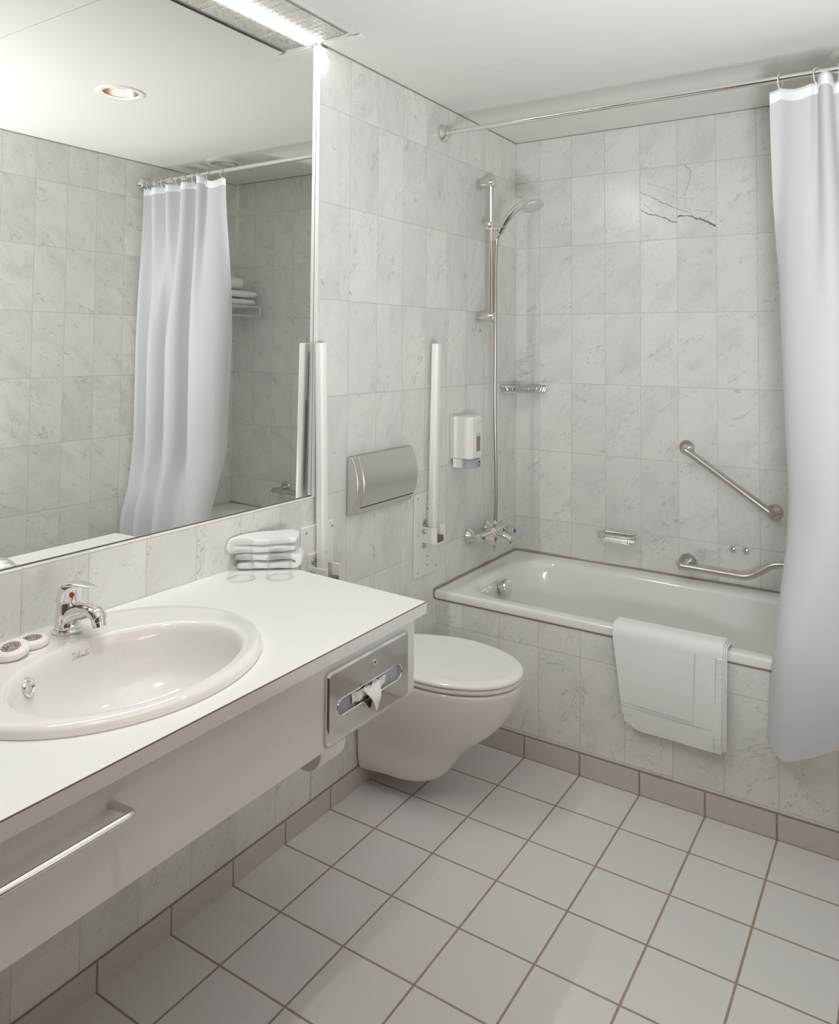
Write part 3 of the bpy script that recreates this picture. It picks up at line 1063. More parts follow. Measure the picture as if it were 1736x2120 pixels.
def ftis2(u, v):
    y = -1.203 + u * 0.118
    z = 0.6815 + 0.021 * v + 0.003 * math.sin(u * 21)
    x = PX + 0.0035 + 0.003 * math.sin(u * 30 + v * 4) * v + 0.0015
    return (x, y, z)


bm = bmesh.new()
cloth_grid(bm, ftis2, 30, 6)
o = obj('tissue_fold', bm, 'paper', ti)
o.modifiers.new('t', 'SOLIDIFY').thickness = 0.0005

# toilet roll holder below the counter, mostly hidden by the front panel
rp = thing('toilet_paper_roll', 'white paper roll hanging in shadow just below the vanity front panel', 'toilet paper', (0.44, -1.2, 0.60))
bm = bmesh.new()
lathe(bm, (0.470, -1.262, 0.597), (0, 1, 0), [(0.004, 0.001), (0.004, 0.017), (0.0, 0.0175), (0.0, 0.043), (0.003, 0.045), (0.077, 0.045), (0.080, 0.043), (0.080, 0.018)], 40)
obj('roll', bm, 'paper', rp)
bm = bmesh.new()
tube(bm, fillet([(0.470, -1.290, 0.80), (0.470, -1.290, 0.600), (0.470, -1.175, 0.600)], 0.01, 4), 0.004, 10)
obj('roll_holder', bm, 'brushed_steel', rp)

# ------------------------------------------------------------------ glasses


def tumbler(x, y, z, label, sc=1.0):
    bm = bmesh.new()
    H, rb, rt_, th = 0.067 * sc, 0.0262 * sc, 0.0345 * sc, 0.0022
    lathe(bm, (x, y, z), (0, 0, 1), [(0.0, rt_ - th), (0.0006, rt_ - 0.0004), (0.002, rt_), (H * 0.6, rb + (rt_ - rb) * 0.35), (H - 0.003, rb + 0.0003), (H - 0.0006, rb - 0.0015), (H, rb - 0.003),
                                     (H - 0.0006, 0.001)], 48, (False, True))
    lathe(bm, (x, y, z), (0, 0, 1), [(0.0, rt_ - th), (H * 0.6, rb + (rt_ - rb) * 0.35 - th), (H - 0.008, rb - th), (H - 0.0095, rb - 0.006), (H - 0.010, 0.001)], 48, (False, True))
    o = obj('drinking_glass', bm, 'tumbler_glass')
    return tag(o, label, 'glass', 'upturned drinking glasses on the counter')


tumbler(0.0810, -1.0650, TOPZ + 0.0003, 'clear glass with its rim on the counter, lower of the left upturned pair')
tumbler(0.0810, -1.0650, TOPZ + 0.0290, 'clear upturned glass stacked on top, upper of the left pair')
tumbler(0.1520, -1.0020, TOPZ + 0.0003, 'clear glass with its rim on the counter, lower of the right upturned pair')
tumbler(0.1515, -1.0015, TOPZ + 0.0290, 'clear upturned glass stacked on top, upper of the right pair by the rail')

# ------------------------------------------------------------------ folded towels on the counter
P0, U, Nn = Vector((0.014, -1.040, 0)), Vector((0.775, 0.632, 0)), Vector((-0.632, 0.775, 0))


def folded(path, th, label, name='folded_towel', dscale=1.0, off=0.0, seed=0, left=True):
    """ribbon of thickness th following path in the (s,z) plane, extruded along depth with soft edges"""
    P = [Vector((a, b, 0)) for a, b in path]
    bm = bmesh.new()
    rows = []
    for i, p in enumerate(P):
        d = (P[min(i + 1, len(P) - 1)] - P[max(i - 1, 0)]).normalized()
        nn = Vector((-d.y, d.x, 0))
        dm = min(0.012 + 1.22 * max(p.x, 0), 0.095) * dscale
        ring = []
        endk = min(1, 0.55 + 0.45 * min(i, len(P) - 1 - i) / 2.0)
        k = 16
        for j in range(k * 2):
            a = 2 * PI * j / (2 * k)
            ca, sa = math.cos(a), math.sin(a)
            cx = (abs(ca) ** 0.45) * (1 if ca > 0 else -1)
            sy = (abs(sa) ** 0.7) * (1 if sa > 0 else -1)
            dd = dm * (0.5 - 0.5 * cx) + off
            q2 = p + nn * (sy * th / 2 * endk)
            w = P0 + U * q2.x + Nn * dd
            nz = noise.noise(Vector((w.x * 38 + seed, w.y * 38, q2.y * 60))) * 0.0034 + noise.noise(Vector((w.x * 120 + seed, w.y * 120, q2.y * 150))) * 0.0016
            ring.append(Vector((max(w.x + nz, 0.0022), w.y + nz * 0.7, max(q2.y + nz * 0.8, TOPZ + 0.0004))))
        rows.append(ring)
    loft(bm, rows)
    o = obj(name, bm, 'terry_white', None, sharp=180)
    s = o.modifiers.new('s', 'SUBSURF')
    s.levels = 0
    s.render_levels = 1
    return tag(o, label, 'towel', 'folded white hand towels on the counter')


def upath(s0, s1, z0, z1, open_right, n=10):
    zm, r = (z0 + z1) / 2, (z1 - z0) / 2
    out = []
    for i in range(n):
        out.append((s1 + (s0 + r - s1) * i / n, z1 + 0.0018 * math.sin(i * 0.9)))
    for i in range(9):
        a = PI / 2 + PI * i / 8
        out.append((s0 + r + r * 1.0 * math.cos(a), zm + r * math.sin(a)))
    for i in range(1, n + 1):
        out.append((s0 + r + (s1 - 0.004 - s0 - r) * i / n, z0 + 0.0012 * math.sin(i)))
    if not open_right:
        out = [(s0 + s1 - a, b) for a, b in out]
    return out


z = TOPZ
folded(upath(0.010, 0.178, z + 0.0125, z + 0.0345, False), 0.0205, 'folded white hand towel at the bottom of the stack beside the glasses', seed=3)
folded(upath(-0.002, 0.176, z + 0.0550, z + 0.0755, True), 0.0215, 'plump folded white hand towel on top of the stack behind the glasses', seed=9)

# ------------------------------------------------------------------ wall hung toilet
TYC = -0.360
wc = thing('toilet', 'white wall-hung toilet with closed lid, between the vanity and the bathtub', 'toilet', (0.0, TYC, 0.06))


def plan(front, hw, back_hw, z, xm, n=40, pw_=2.25, x0=0.0012):
    """outline from the wall to a rounded front; max half width hw at xm, back_hw at the wall"""
    pts = []
    N_ = 26
    half = []
    for i in range(N_ + 1):
        t = i / N_
        a = t * PI / 2
        half.append((xm + (front - xm) * math.sin(a) ** 1.0, hw * math.cos(a) ** (0.92)))
    side = []
    for i in range(10):
        t = i / 10
        s = t * t * (3 - 2 * t)
        side.append((x0 + (xm - x0) * t, back_hw + (hw - back_hw) * s))
    h = side + half
    left = [(x, TYC - y, z) for x, y in h]
    right = [(x, TYC + y, z) for x, y in reversed(h[:-1])]
    return left + right


lev = [  # z, front, half width, back half width, xm
    (0.0750, 0.215, 0.060, 0.090, 0.11), (0.0640, 0.232, 0.078, 0.098, 0.12), (0.0660, 0.252, 0.090, 0.104, 0.13), (0.0800, 0.272, 0.099, 0.110, 0.14),
    (0.105, 0.292, 0.106, 0.116, 0.15), (0.135, 0.312, 0.110, 0.119, 0.16), (0.165, 0.336, 0.116, 0.121, 0.18), (0.195, 0.370, 0.126, 0.124, 0.20),
    (0.225, 0.410, 0.138, 0.128, 0.22), (0.255, 0.445, 0.149, 0.134, 0.24), (0.290, 0.476, 0.159, 0.142, 0.255), (0.325, 0.499, 0.167, 0.150, 0.265), (0.360, 0.513, 0.172, 0.156, 0.27),
    (0.392, 0.520, 0.1745, 0.160, 0.27), (0.402, 0.518, 0.173, 0.159, 0.27), (0.405, 0.508, 0.163, 0.150, 0.27)]
bm = bmesh.new()
rings = [plan(f, hw, bh, z_, xm) for z_, f, hw, bh, xm in lev]
rings[0] = [(x, TYC + (y - TYC) * 0.7, 0.072) for x, y, z_ in rings[0]]
loft(bm, rings)
o = obj('bowl', bm, 'toilet_porcelain', wc, sharp=180)
o.modifiers.new('s', 'SUBSURF').render_levels = 2


def egg(front, hw, z, x0=0.055, bh=0.115, xm=0.27, grow=0.0):
    half = []
    for i in range(27):
        a = i / 26 * PI / 2
        half.append((xm + (front + grow - xm) * math.sin(a), (hw + grow) * math.cos(a) ** 0.95))
    side = []
    for i in range(14):
        t = i / 14
        a = t * PI / 2
        side.append((x0 - grow + (xm - x0 + grow) * t, bh + grow + (hw - bh) * math.sin(a)))
    h = side + half
    # round the rear corners
    h = [(x0 - grow + 0.010, (bh + grow) * 0.5), (x0 - grow, (bh + grow) * 0.86)] + [(x0 - grow + 0.004, (bh + grow) * 0.985)] + h[1:]
    return [(x, TYC - y, z) for x, y in h] + [(x, TYC + y, z) for x, y in reversed(h[:-1])]


bm = bmesh.new()
loft(bm, [egg(0.520, 0.176, 0.4075, grow=-0.008), egg(0.520, 0.176, 0.4085, grow=-0.002), egg(0.520, 0.176, 0.4120), egg(0.520, 0.176, 0.4185), egg(0.520, 0.176, 0.4215, grow=-0.003)])
o = obj('seat', bm, 'toilet_plastic', wc, sharp=60)
bm = bmesh.new()
loft(bm, [egg(0.523, 0.179, 0.4235, grow=-0.004), egg(0.523, 0.179, 0.4245), egg(0.523, 0.179, 0.4300, grow=0.0005), egg(0.523, 0.179, 0.4350, grow=-0.003), egg(0.523, 0.179, 0.4385, grow=-0.010), egg(0.523, 0.179, 0.4405, grow=-0.021),
          egg(0.523, 0.179, 0.4405, grow=-0.030), egg(0.523, 0.179, 0.4395, grow=-0.040), egg(0.523, 0.179, 0.4393, grow=-0.07)])
o = obj('lid', bm, 'toilet_plastic', wc, sharp=180)
o.modifiers.new('s', 'SUBSURF').render_levels = 1
for s in (-0.075, 0.075):
    bm = bmesh.new()
    lathe(bm, (0.045, TYC + s - 0.02, 0.418), (0, 1, 0), [(0, 0.011), (0.002, 0.0125), (0.038, 0.0125), (0.04, 0.011)], 20)
    obj('hinge', bm, 'toilet_plastic', wc)

# flush plate
fp = thing('flush_plate', 'satin steel flush plate on the marble wall above the toilet', 'flush plate', (0, -0.361, 0.968))
bm = bmesh.new()
y0, y1, z0, z1 = -0.535, -0.187, 0.877, 1.063


def bow(t):     # depth of the bowed face as a function of height 0..1
    return 0.012 + 0.034 * math.sin(PI * min(1, max(0, t * 0.86 + 0.06)))


nz = 16
rows = []
for side in (0, 1):
    pass
prof = [(0.001, z0)] + [(bow(i / nz), z0 + (z1 - z0) * i / nz) for i in range(nz + 1)] + [(0.001, z1)]
loft(bm, [[(x, y, z_) for x, z_ in prof] for y in (y0, y1)])
obj('frame', bm, 'satin_steel', fp, sharp=35, bevel=0.004, seg=3)
bm = bmesh.new()
zb0, zb1 = z0 + 0.024, z1 + 0.0004
pr2 = []
for i in range(nz + 1):
    t = i / nz
    zz = zb0 + (zb1 - zb0) * t
    tt = (zz - z0) / (z1 - z0)
    pr2.append((bow(tt) + 0.0032 - 0.002 * (t < 0.03), zz))
rings = []
for y in (y0 + 0.030, y1 - 0.004):
    rings.append([(x, y, z_) for x, z_ in pr2] + [(x - 0.006, y, z_) for x, z_ in reversed(pr2)])
loft(bm, rings)
obj('push_button', bm, 'satin_steel', fp, sharp=35, bevel=0.0016, seg=2)
bm = bmesh.new()
B(bm, bow(0.128) + 0.0002, bow(0.128) + 0.0014, y0 + 0.033, y1 - 0.006, zb0 - 0.0022, zb0 - 0.0004)
obj('button_gap', bm, 'hole_dark', fp, smooth=False)

# ------------------------------------------------------------------ folding support rails


def support_rail(py0, py1, pzt, pzb, ch, top, bot, label, text):
    yc_ = (py0 + py1) / 2
    t = thing('folding_support_rail', label, 'support rail', (0, yc_, pzb), 'folding support rails either side of the toilet')
    bm = bmesh.new()
    B(bm, 0.0004, 0.0075, py0, py1, pzb, pzt)
    obj('wall_plate', bm, 'painted_steel', t, smooth=False, bevel=0.0025)
    bm = bmesh.new()
    B(bm, 0.0076, 0.0135, ch[0] - 0.004, ch[1] + 0.010, 0.668, 0.800)
    obj('hinge_plate', bm, 'painted_steel', t, smooth=False, bevel=0.002)
    # screws and empty holes
    for dy, dz, kind in ((0.020, -0.018, 's'), (0.021, -0.149, 's'), (0.022, -0.284, 's'), (0.086, -0.026, 's'), (0.086, -0.062, 'h'), (0.086, -0.235, 'h'), (0.085, -0.266, 'h'), (0.139, -0.018, 's'), (0.139, -0.149, 's'), (0.146, -0.282, 's')):
        bm = bmesh.new()
        lathe(bm, (0.0075, py0 + dy, pzt + dz), (1, 0, 0), [(-0.001, 0.0042), (0.0008, 0.0040), (0.0012, 0.0025), (0.0006, 0.0015)] if kind == 's' else [(-0.001, 0.0030), (0.0003, 0.0030)], 16)
        obj('screw' if kind == 's' else 'screw_hole', bm, 'brushed_steel' if kind == 's' else 'hole_dark', t)
    # channel
    c0, c1 = ch
    bm = bmesh.new()
    B(bm, 0.012, 0.078, c0, c0 + 0.004, 0.708, 0.765)
    B(bm, 0.012, 0.078, c1 - 0.004, c1, 0.708, 0.768)
    B(bm, 0.012, 0.078, c0 + 0.004, c1 - 0.004, 0.708, 0.712)
    obj('bracket_channel', bm, 'painted_steel', t, smooth=False, bevel=0.0012)
    bm = bmesh.new()
    B(bm, 0.052, 0.074, c0 + 0.005, c1 - 0.005, 0.7125, 0.733)
    obj('stop_block', bm, 'rubber_dark', t, smooth=False, bevel=0.001)
    for (bx, bz, nm) in ((0.026, 0.748, 'pivot_bolt'),):
        bm = bmesh.new()
        lathe(bm, (bx, c0, bz), (0, -1, 0), [(0, 0.0085), (0.003, 0.0085), (0.0055, 0.006), (0.0065, 0.002)], 20)
        obj(nm, bm, 'brushed_steel', t)
    bm = bmesh.new()
    lathe(bm, (0.0135, c0 + 0.016, 0.692), (1, 0, 0), [(0, 0.010), (0.003, 0.0095), (0.005, 0.0065), (0.004, 0.003)], 20)
    obj('clamp_bolt', bm, 'brushed_steel', t)
    bm = bmesh.new()
    lathe(bm, (0.0135, c0 + 0.016, 0.778), (1, 0, 0), [(0, 0.010), (0.003, 0.0095), (0.005, 0.0065), (0.004, 0.003)], 20)
    obj('clamp_bolt', bm, 'brushed_steel', t)
    bm = bmesh.new()
    lathe(bm, (0.060, (c0 + c1) / 2, 0.7078), (0, 0, -1), [(0, 0.006), (0.006, 0.006), (0.009, 0.004)], 16)
    obj('adjusting_bolt', bm, 'rubber_dark', t)
    # square tube folded up against the wall
    bm = bmesh.new()
    sec = rrect(0.0285, 0.0285, 0.006, 4)
    a, b = Vector(bot), Vector(top)
    loft(bm, [[(a.x + s[0], a.y + s[1], a.z) for s in sec], [(b.x + s[0], b.y + s[1], b.z - 0.002) for s in sec], [(b.x + s[0] * 0.9, b.y + s[1] * 0.9, b.z) for s in sec]])
    obj('rail', bm, 'painted_steel', t, sharp=50)
    bm = bmesh.new()
    for k in range(text):
        yq = a.y - 0.006 + k * 0.006
        B(bm, a.x + 0.0143, a.x + 0.0146, yq, yq + 0.0015, 0.80 + 0.002 * k, 0.806 + 0.003 * k)
    obj('print_mark', bm, 'faint_print', t, smooth=False)


support_rail(-0.752, -0.605, 0.8815, 0.583, (-0.722, -0.656), (0.0185, -0.6905, 1.4265), (0.033, -0.687, 0.716), 'white square rail folded up beside the mirror edge, behind the towels and glasses', 2)
support_rail(-0.146, 0.008, 0.8825, 0.5805, (-0.110, -0.050), (0.045, -0.065, 1.4285), (0.041, -0.081, 0.716), 'white square rail folded up between the flush plate and the soap dispenser', 1)

# ------------------------------------------------------------------ bathtub
tbx0, tbx1, tby0, tby1, RIM = 0.004, RW - 0.004, -0.006, YB - 0.004, 0.5105
bt = thing('bathtub', 'white enamelled bathtub behind a marble-tiled front', 'bathtub', (0.88, 0.34, 0.1))


def rr3(x0, x1, y0, y1, r, z, n=8):
    cx, cy = (x0 + x1) / 2, (y0 + y1) / 2
    rr_ = r if isinstance(r, (list, tuple)) else [r] * 4
    w, h = x1 - x0, y1 - y0
    o = []
    for (sx, sy, a), q_ in zip(((1, 1, 0), (-1, 1, PI / 2), (-1, -1, PI), (1, -1, 1.5 * PI)), rr_):
        for i in range(n + 1):
            t = a + PI / 2 * i / n
            o.append((cx + sx * (w / 2 - q_) + q_ * math.cos(t), cy + sy * (h / 2 - q_) + q_ * math.sin(t), z))
    return o


bm = bmesh.new()
rings = [rr3(tbx0 + 0.004, tbx1, tby0 + 0.006, tby1, 0.004, 0.4795), rr3(tbx0, tbx1, tby0, tby1, 0.005, 0.4795), rr3(tbx0, tbx1, tby0, tby1, 0.006, 0.502), rr3(tbx0 + 0.002, tbx1 - 0.002, tby0 + 0.002, tby1 - 0.002, 0.008, 0.5080), rr3(tbx0 + 0.007, tbx1 - 0.007, tby0 + 0.008, tby1 - 0.006, 0.010, RIM),
         rr3(tbx0 + 0.05, tbx1 - 0.05, tby0 + 0.030, tby1 - 0.055, 0.10, RIM - 0.0008), rr3(0.082, 1.690, 0.046, 0.618, 0.155, RIM - 0.003), rr3(0.094, 1.680, 0.056, 0.608, 0.16, RIM - 0.008),
         rr3(0.103, 1.668, 0.064, 0.600, 0.16, RIM - 0.022), rr3(0.116, 1.640, 0.072, 0.592, 0.155, RIM - 0.08), rr3(0.140, 1.590, 0.086, 0.578, 0.145, 0.32), rr3(0.165, 1.530, 0.102, 0.562, 0.135, 0.20),
         rr3(0.190, 1.490, 0.120, 0.544, 0.12, 0.150), rr3(0.240, 1.430, 0.165, 0.50, 0.10, 0.128), rr3(0.34, 1.33, 0.25, 0.42, 0.07, 0.122)]
loft(bm, rings, (False, True))
o = obj('tub_shell', bm, 'tub_enamel', bt, sharp=60)
o.modifiers.new('s', 'SUBSURF').render_levels = 1
bm = bmesh.new()
oc2 = Vector((0.118, 0.322, 0.452))
dd2 = Vector((1, 0, 0.12))
lathe(bm, oc2, dd2, [(-0.005, 0.018), (0.010, 0.018), (0.011, 0.033), (0.013, 0.0345), (0.030, 0.0345), (0.033, 0.0325), (0.0335, 0.029), (0.0325, 0.001)], 44)
obj('overflow_knob', bm, 'chrome_soft', bt)
obj('tub_drain', lathe(bmesh.new(), (0.42, 0.335, 0.1225), (0, 0, 1), [(0, 0.03), (0.003, 0.029), (0.002, 0.001)], 32), 'chrome_soft', bt)

# ------------------------------------------------------------------ hand towel over the tub rim
Q = [  # cross-section in (y,z): inside the tub, over the rim, down the front
    (0.071, 0.44), (0.066, 0.480), (0.058, 0.507), (0.040, 0.5185), (0.012, 0.5200), (-0.010, 0.5170), (-0.0185, 0.503), (-0.0195, 0.47), (-0.0205, 0.40), (-0.0210, 0.33), (-0.0200, 0.27), (-0.0165, 0.225)]


def tow(u, lay, w0=0.0, w1=1.0):
    pts = smooth_path([(0, a, b) for a, b in Q], 5)
    return pts


tw = thing('hand_towel', 'white terry hand towel folded over the front rim of the bathtub', 'towel', (0.865, -0.02, 0.4))
path = smooth_path([(0, a, b) for a, b in Q], 5)


def towel_layer(x0, x1, lift, th, drop, lean, mname, name, hemline=False):
    bm = bmesh.new()
    nx = 40
    P = []
    tot = len(path) - 1
    V0, V1 = [], []
    for side, off in ((0, lift), (1, lift + th)):
        grid = []
        for i in range(nx + 1):
            u = i / nx
            row = []
            for j, p in enumerate(path):
                t = j / tot
                d = (path[min(j + 1, tot)] - path[max(j - 1, 0)]).normalized()
                n_ = Vector((0, d.z, -d.y))
                if n_.z < 0 and t < 0.6:
                    n_ = -n_
                if t >= 0.6 and n_.y > 0:
                    n_ = -n_
                hang = max(0, (0.50 - p.z) / 0.28) if t > 0.5 else 0
                x = x0 + (x1 - x0) * u + (lean[0] * (1 - u) + lean[1] * u) * hang
                q3 = p + n_ * off
                zz = q3.z - drop * hang - (0.016 * (1 - u) + 0.000 * u) * hang * 0.0
                if t > 0.5:
                    # softly rounded lower left corner, slight sag of the lower hem
                    zz += 0.022 * math.exp(-(u / 0.10) ** 2) * (1 if hang > 0.85 else 0)
                    wv = 0.0025 * math.sin(u * 7 + hang * 2) * hang
                else:
                    wv = 0
                row.append(Vector((x, q3.y - wv, zz)))
            grid.append(row)
        P.append(grid)
    A = [[bm.verts.new(v) for v in r] for r in P[0]]
    Bv = [[bm.verts.new(v) for v in r] for r in P[1]]
    for g in (A, Bv):
        for i in range(nx):
            for j in range(tot):
                bm.faces.new((g[i][j], g[i + 1][j], g[i + 1][j + 1], g[i][j + 1]))
    for j in range(tot):
        bm.faces.new((A[0][j], A[0][j + 1], Bv[0][j + 1], Bv[0][j]))
        bm.faces.new((A[nx][j], Bv[nx][j], Bv[nx][j + 1], A[nx][j + 1]))
    for i in range(nx):
        bm.faces.new((A[i][0], Bv[i][0], Bv[i + 1][0], A[i + 1][0]))
        bm.faces.new((A[i][tot], A[i + 1][tot], Bv[i + 1][tot], Bv[i][tot]))
    return obj(name, bm, mname, tw, sharp=50, bevel=0.0022, seg=2)


towel_layer(0.708, 1.0425, -0.002, 0.0045, 0.006, (0.035, -0.004), 'terry_white', 'back_layer')
towel_layer(0.701, 1.0375, 0.0030, 0.0045, 0.008, (0.037, -0.006), 'terry_white', 'middle_layer')
towel_layer(0.695, 1.0330, 0.0080, 0.0055, 0.012, (0.040, -0.008), 'terry_white', 'front_layer')
# pleated edge along the right side, woven lines
bm = bmesh.new()
for k in range(40):
    z_ = 0.492 - k * 0.0066
    hang = max(0, (0.50 - z_) / 0.28)
    B(bm, 1.0155 - 0.008 * hang, 1.0325 - 0.008 * hang, -0.0360, -0.0335, z_ - 0.0045, z_)
obj('pleated_edge', bm, 'terry_hem', tw, smooth=False, bevel=0.001)
bm = bmesh.new()
for xa_, zt in ((0.9520, 0.495), (1.0135, 0.498)):
    zb = 0.287 if xa_ < 1 else 0.222
    tube(bm, [(xa_ - 0.008 * max(0, (0.50 - z_) / 0.28), -0.0345 - 0.0006, z_) for z_ in [zt - (zt - zb) * i / 12 for i in range(13)]], 0.0008, 6)
tube(bm, [(0.7200 + (0.945 - 0.7200) * i / 12, -0.0362, 0.2870 + 0.008 * (1 - i / 12)) for i in range(13)], 0.0008, 6)
tube(bm, [(0.7250 + (1.005 - 0.7250) * i / 12, -0.0358, 0.2765 + 0.008 * (1 - i / 12)) for i in range(13)], 0.0008, 6)
obj('woven_line', bm, 'towel_line', tw)

# ------------------------------------------------------------------ shower rail, hand shower, hose
RY = 0.338
sr = thing('shower_slide_rail', 'vertical chrome slide rail for the hand shower on the marble wall', 'shower rail', (0, RY, 1.54))
for zz in (2.098, 1.541):
    bm = bmesh.new()
    lathe(bm, (0.0004, RY + 0.004, zz), (1, 0, 0), [(0, 0.0205), (0.001, 0.021), (0.072, 0.021), (0.0745, 0.0195), (0.0748, 0.010)], 32)
    obj('rail_bracket', bm, 'chrome_soft', sr)
obj('rail_bar', lathe(bmesh.new(), (0.058, RY, 1.545), (0, 0, 1), [(0, 0.0112), (0.548, 0.0112)], 24), 'chrome_soft', sr)
bm = bmesh.new()
lathe(bm, (0.058, RY - 0.036, 1.917), (0, 1, 0), [(0, 0.013), (0.002, 0.0165), (0.013, 0.0165), (0.015, 0.010), (0.024, 0.010)], 28)
obj('slider_knob', bm, 'chrome_soft', sr)
bm = bmesh.new()
lathe(bm, (0.058, RY, 1.900), (0, 0, 1), [(0, 0.0145), (0.002, 0.016), (0.030, 0.016), (0.032, 0.0145)], 28)
tube(bm, smooth_path([(0.058, RY, 1.915), (0.078, RY + 0.002, 1.909), (0.094, RY + 0.002, 1.902)], 5), [0.0115] * 11, 16)
obj('slider', bm, 'chrome', sr)
bm = bmesh.new()
hd = Vector((0.50, 0.0, 0.86)).normalized()
hc = Vector((0.104, RY + 0.003, 1.898))
lathe(bm, hc - hd * 0.016, hd, [(0, 0.0125), (0.0, 0.0155), (0.030, 0.0170), (0.030, 0.0135)], 28, (False, False))
obj('holder_cone', bm, 'chrome', sr)

hs = thing('hand_shower', 'chrome hand shower with round head, resting in the slide rail holder', 'shower head', (0.1, RY, 1.9))
hp = smooth_path([hc - hd * 0.022, hc + hd * 0.012, hc + Vector((0.034, 0.001, 0.050)), hc + Vector((0.066, 0.002, 0.080)), hc + Vector((0.096, 0.003, 0.096)), hc + Vector((0.120, 0.004, 0.103))], 6)
nrad = len(hp)
bm = bmesh.new()
tube(bm, hp, [0.0115 + 0.0045 * min(1, i / 8) + 0.0025 * (i / nrad) for i in range(nrad)], 24)
obj('handle', bm, 'chrome', hs)
hn = Vector((0.34, -0.10, -0.94)).normalized()      # spray direction
hh = hc + Vector((0.138, 0.004, 0.088))
bm = bmesh.new()
lathe(bm, hh - hn * 0.016, hn, [(-0.004, 0.001), (-0.003, 0.018), (0.003, 0.036), (0.010, 0.045), (0.018, 0.0475), (0.022, 0.0465)], 44)
obj('shower_head_shell', bm, 'chrome', hs)
bm = bmesh.new()
lathe(bm, hh + hn * 0.0058, hn, [(0, 0.0445), (0.002, 0.0440), (0.0035, 0.037), (0.0040, 0.001)], 44)
obj('spray_face', bm, 'grey_backplate', hs)
bm = bmesh.new()
fx, fy = frame(hn)
for ring, cnt in ((0.008, 6), (0.016, 11), (0.025, 16), (0.034, 22)):
    for i in range(cnt):
        a = 2 * PI * i / cnt + ring * 40
        c_ = hh + hn * 0.0090 + fx * ring * math.cos(a) + fy * ring * math.sin(a)
        lathe(bm, c_, hn, [(0, 0.0011), (0.0016, 0.0009)], 6)
obj('spray_nozzles', bm, 'faint_print', hs)

ho = thing('shower_hose', 'ribbed metal shower hose hanging from the hand shower to the bath tap', 'hose', (0.07, 0.35, 0.7))
st = hc - hd * 0.024
hpts = smooth_path([st, st + Vector((-0.010, 0, -0.022)), (0.080, RY + 0.006, 1.83), (0.076, RY + 0.008, 1.76), (0.074, RY + 0.010, 1.6), (0.072, RY + 0.014, 1.4), (0.070, RY + 0.018, 1.15), (0.071, RY + 0.026, 0.9), (0.070, RY + 0.030, 0.76), (0.066, RY + 0.030, 0.700)], 90)
# ribs
rad = []
for i in range(len(hpts)):
    rad.append(0.0072 + (0.0010 if i % 2 else 0))
bm = bmesh.new()
tube(bm, hpts, rad, 12)
obj('hose_sleeve', bm, 'hose_metal', ho, sharp=180)
bm = bmesh.new()
lathe(bm, st + hd * 0.004, -hd, [(0, 0.0095), (0.018, 0.0090), (0.030, 0.0070)], 20)
obj('hose_nut', bm, 'chrome', ho)
bm = bmesh.new()
lathe(bm, (0.066, RY + 0.030, 0.680), (0, 0, 1), [(0, 0.0085), (0.0, 0.0105), (0.014, 0.0105), (0.016, 0.0085), (0.026, 0.0075)], 20)
obj('hose_nut', bm, 'chrome', ho)

tag(obj('wall_plug', lathe(bmesh.new(), (0.0004, 0.352, 1.4875), (1, 0, 0), [(0, 0.0095), (0.003, 0.009), (0.0045, 0.006), (0.003, 0.002)], 24), 'brushed_steel'), 'small round metal plug in the wall below the slide rail', 'wall plug')

# ------------------------------------------------------------------ bath mixer tap
mx = thing('bath_mixer_tap', 'chrome bath mixer tap with two clear knobs on the wall above the tub', 'faucet', (0, 0.36, 0.65))
for yy in (0.264, 0.420):
    bm = bmesh.new()
    lathe(bm, (0.0004, yy, 0.655), (1, 0, 0), [(0, 0.032), (0.004, 0.0325), (0.012, 0.026), (0.020, 0.020), (0.024, 0.014), (0.024, 0.011), (0.045, 0.011)], 36)
    obj('wall_flange', bm, 'chrome_soft', mx)
bm = bmesh.new()
lathe(bm, (0.060, 0.246, 0.655), (0, 1, 0), [(0, 0.010), (0.002, 0.016), (0.02, 0.0175), (0.06, 0.019), (0.09, 0.0225), (0.12, 0.0225), (0.15, 0.019), (0.19, 0.0175), (0.208, 0.016), (0.21, 0.010)], 32)
obj('body', bm, 'chrome', mx)
bm = bmesh.new()
lathe(bm, (0.064, RY + 0.030, 0.662), (0, 0, 1), [(0, 0.013), (0.018, 0.012), (0.019, 0.009)], 24)
obj('hose_outlet', bm, 'chrome', mx)
bm = bmesh.new()
spp = smooth_path([(0.066, 0.352, 0.656), (0.095, 0.352, 0.656), (0.125, 0.352, 0.651), (0.150, 0.352, 0.640)], 6)
rings = []
for i, p in enumerate(spp):
    t = i / (len(spp) - 1)
    rings.append([p + Vector((0, (0.021 - 0.007 * t) * math.cos(a), (0.015 - 0.004 * t) * math.sin(a))) for a in [2 * PI * k / 20 for k in range(20)]])
loft(bm, rings)
lathe(bm, (0.143, 0.352, 0.648), (0.1, 0, -1), [(0, 0.012), (0.020, 0.012), (0.022, 0.010)], 24)
obj('spout', bm, 'chrome', mx)
bm = bmesh.new()
nzp = [(0, 0.009)]
for i in range(9):
    nzp += [(0.004 + i * 0.006, 0.0085 - i * 0.0004), (0.007 + i * 0.006, 0.0068 - i * 0.0004)]
lathe(bm, (0.074, 0.345, 0.640), (0.05, 0, -1), nzp, 16)
obj('drip_spring', bm, 'rusty_screw' if False else 'brushed_steel', mx)
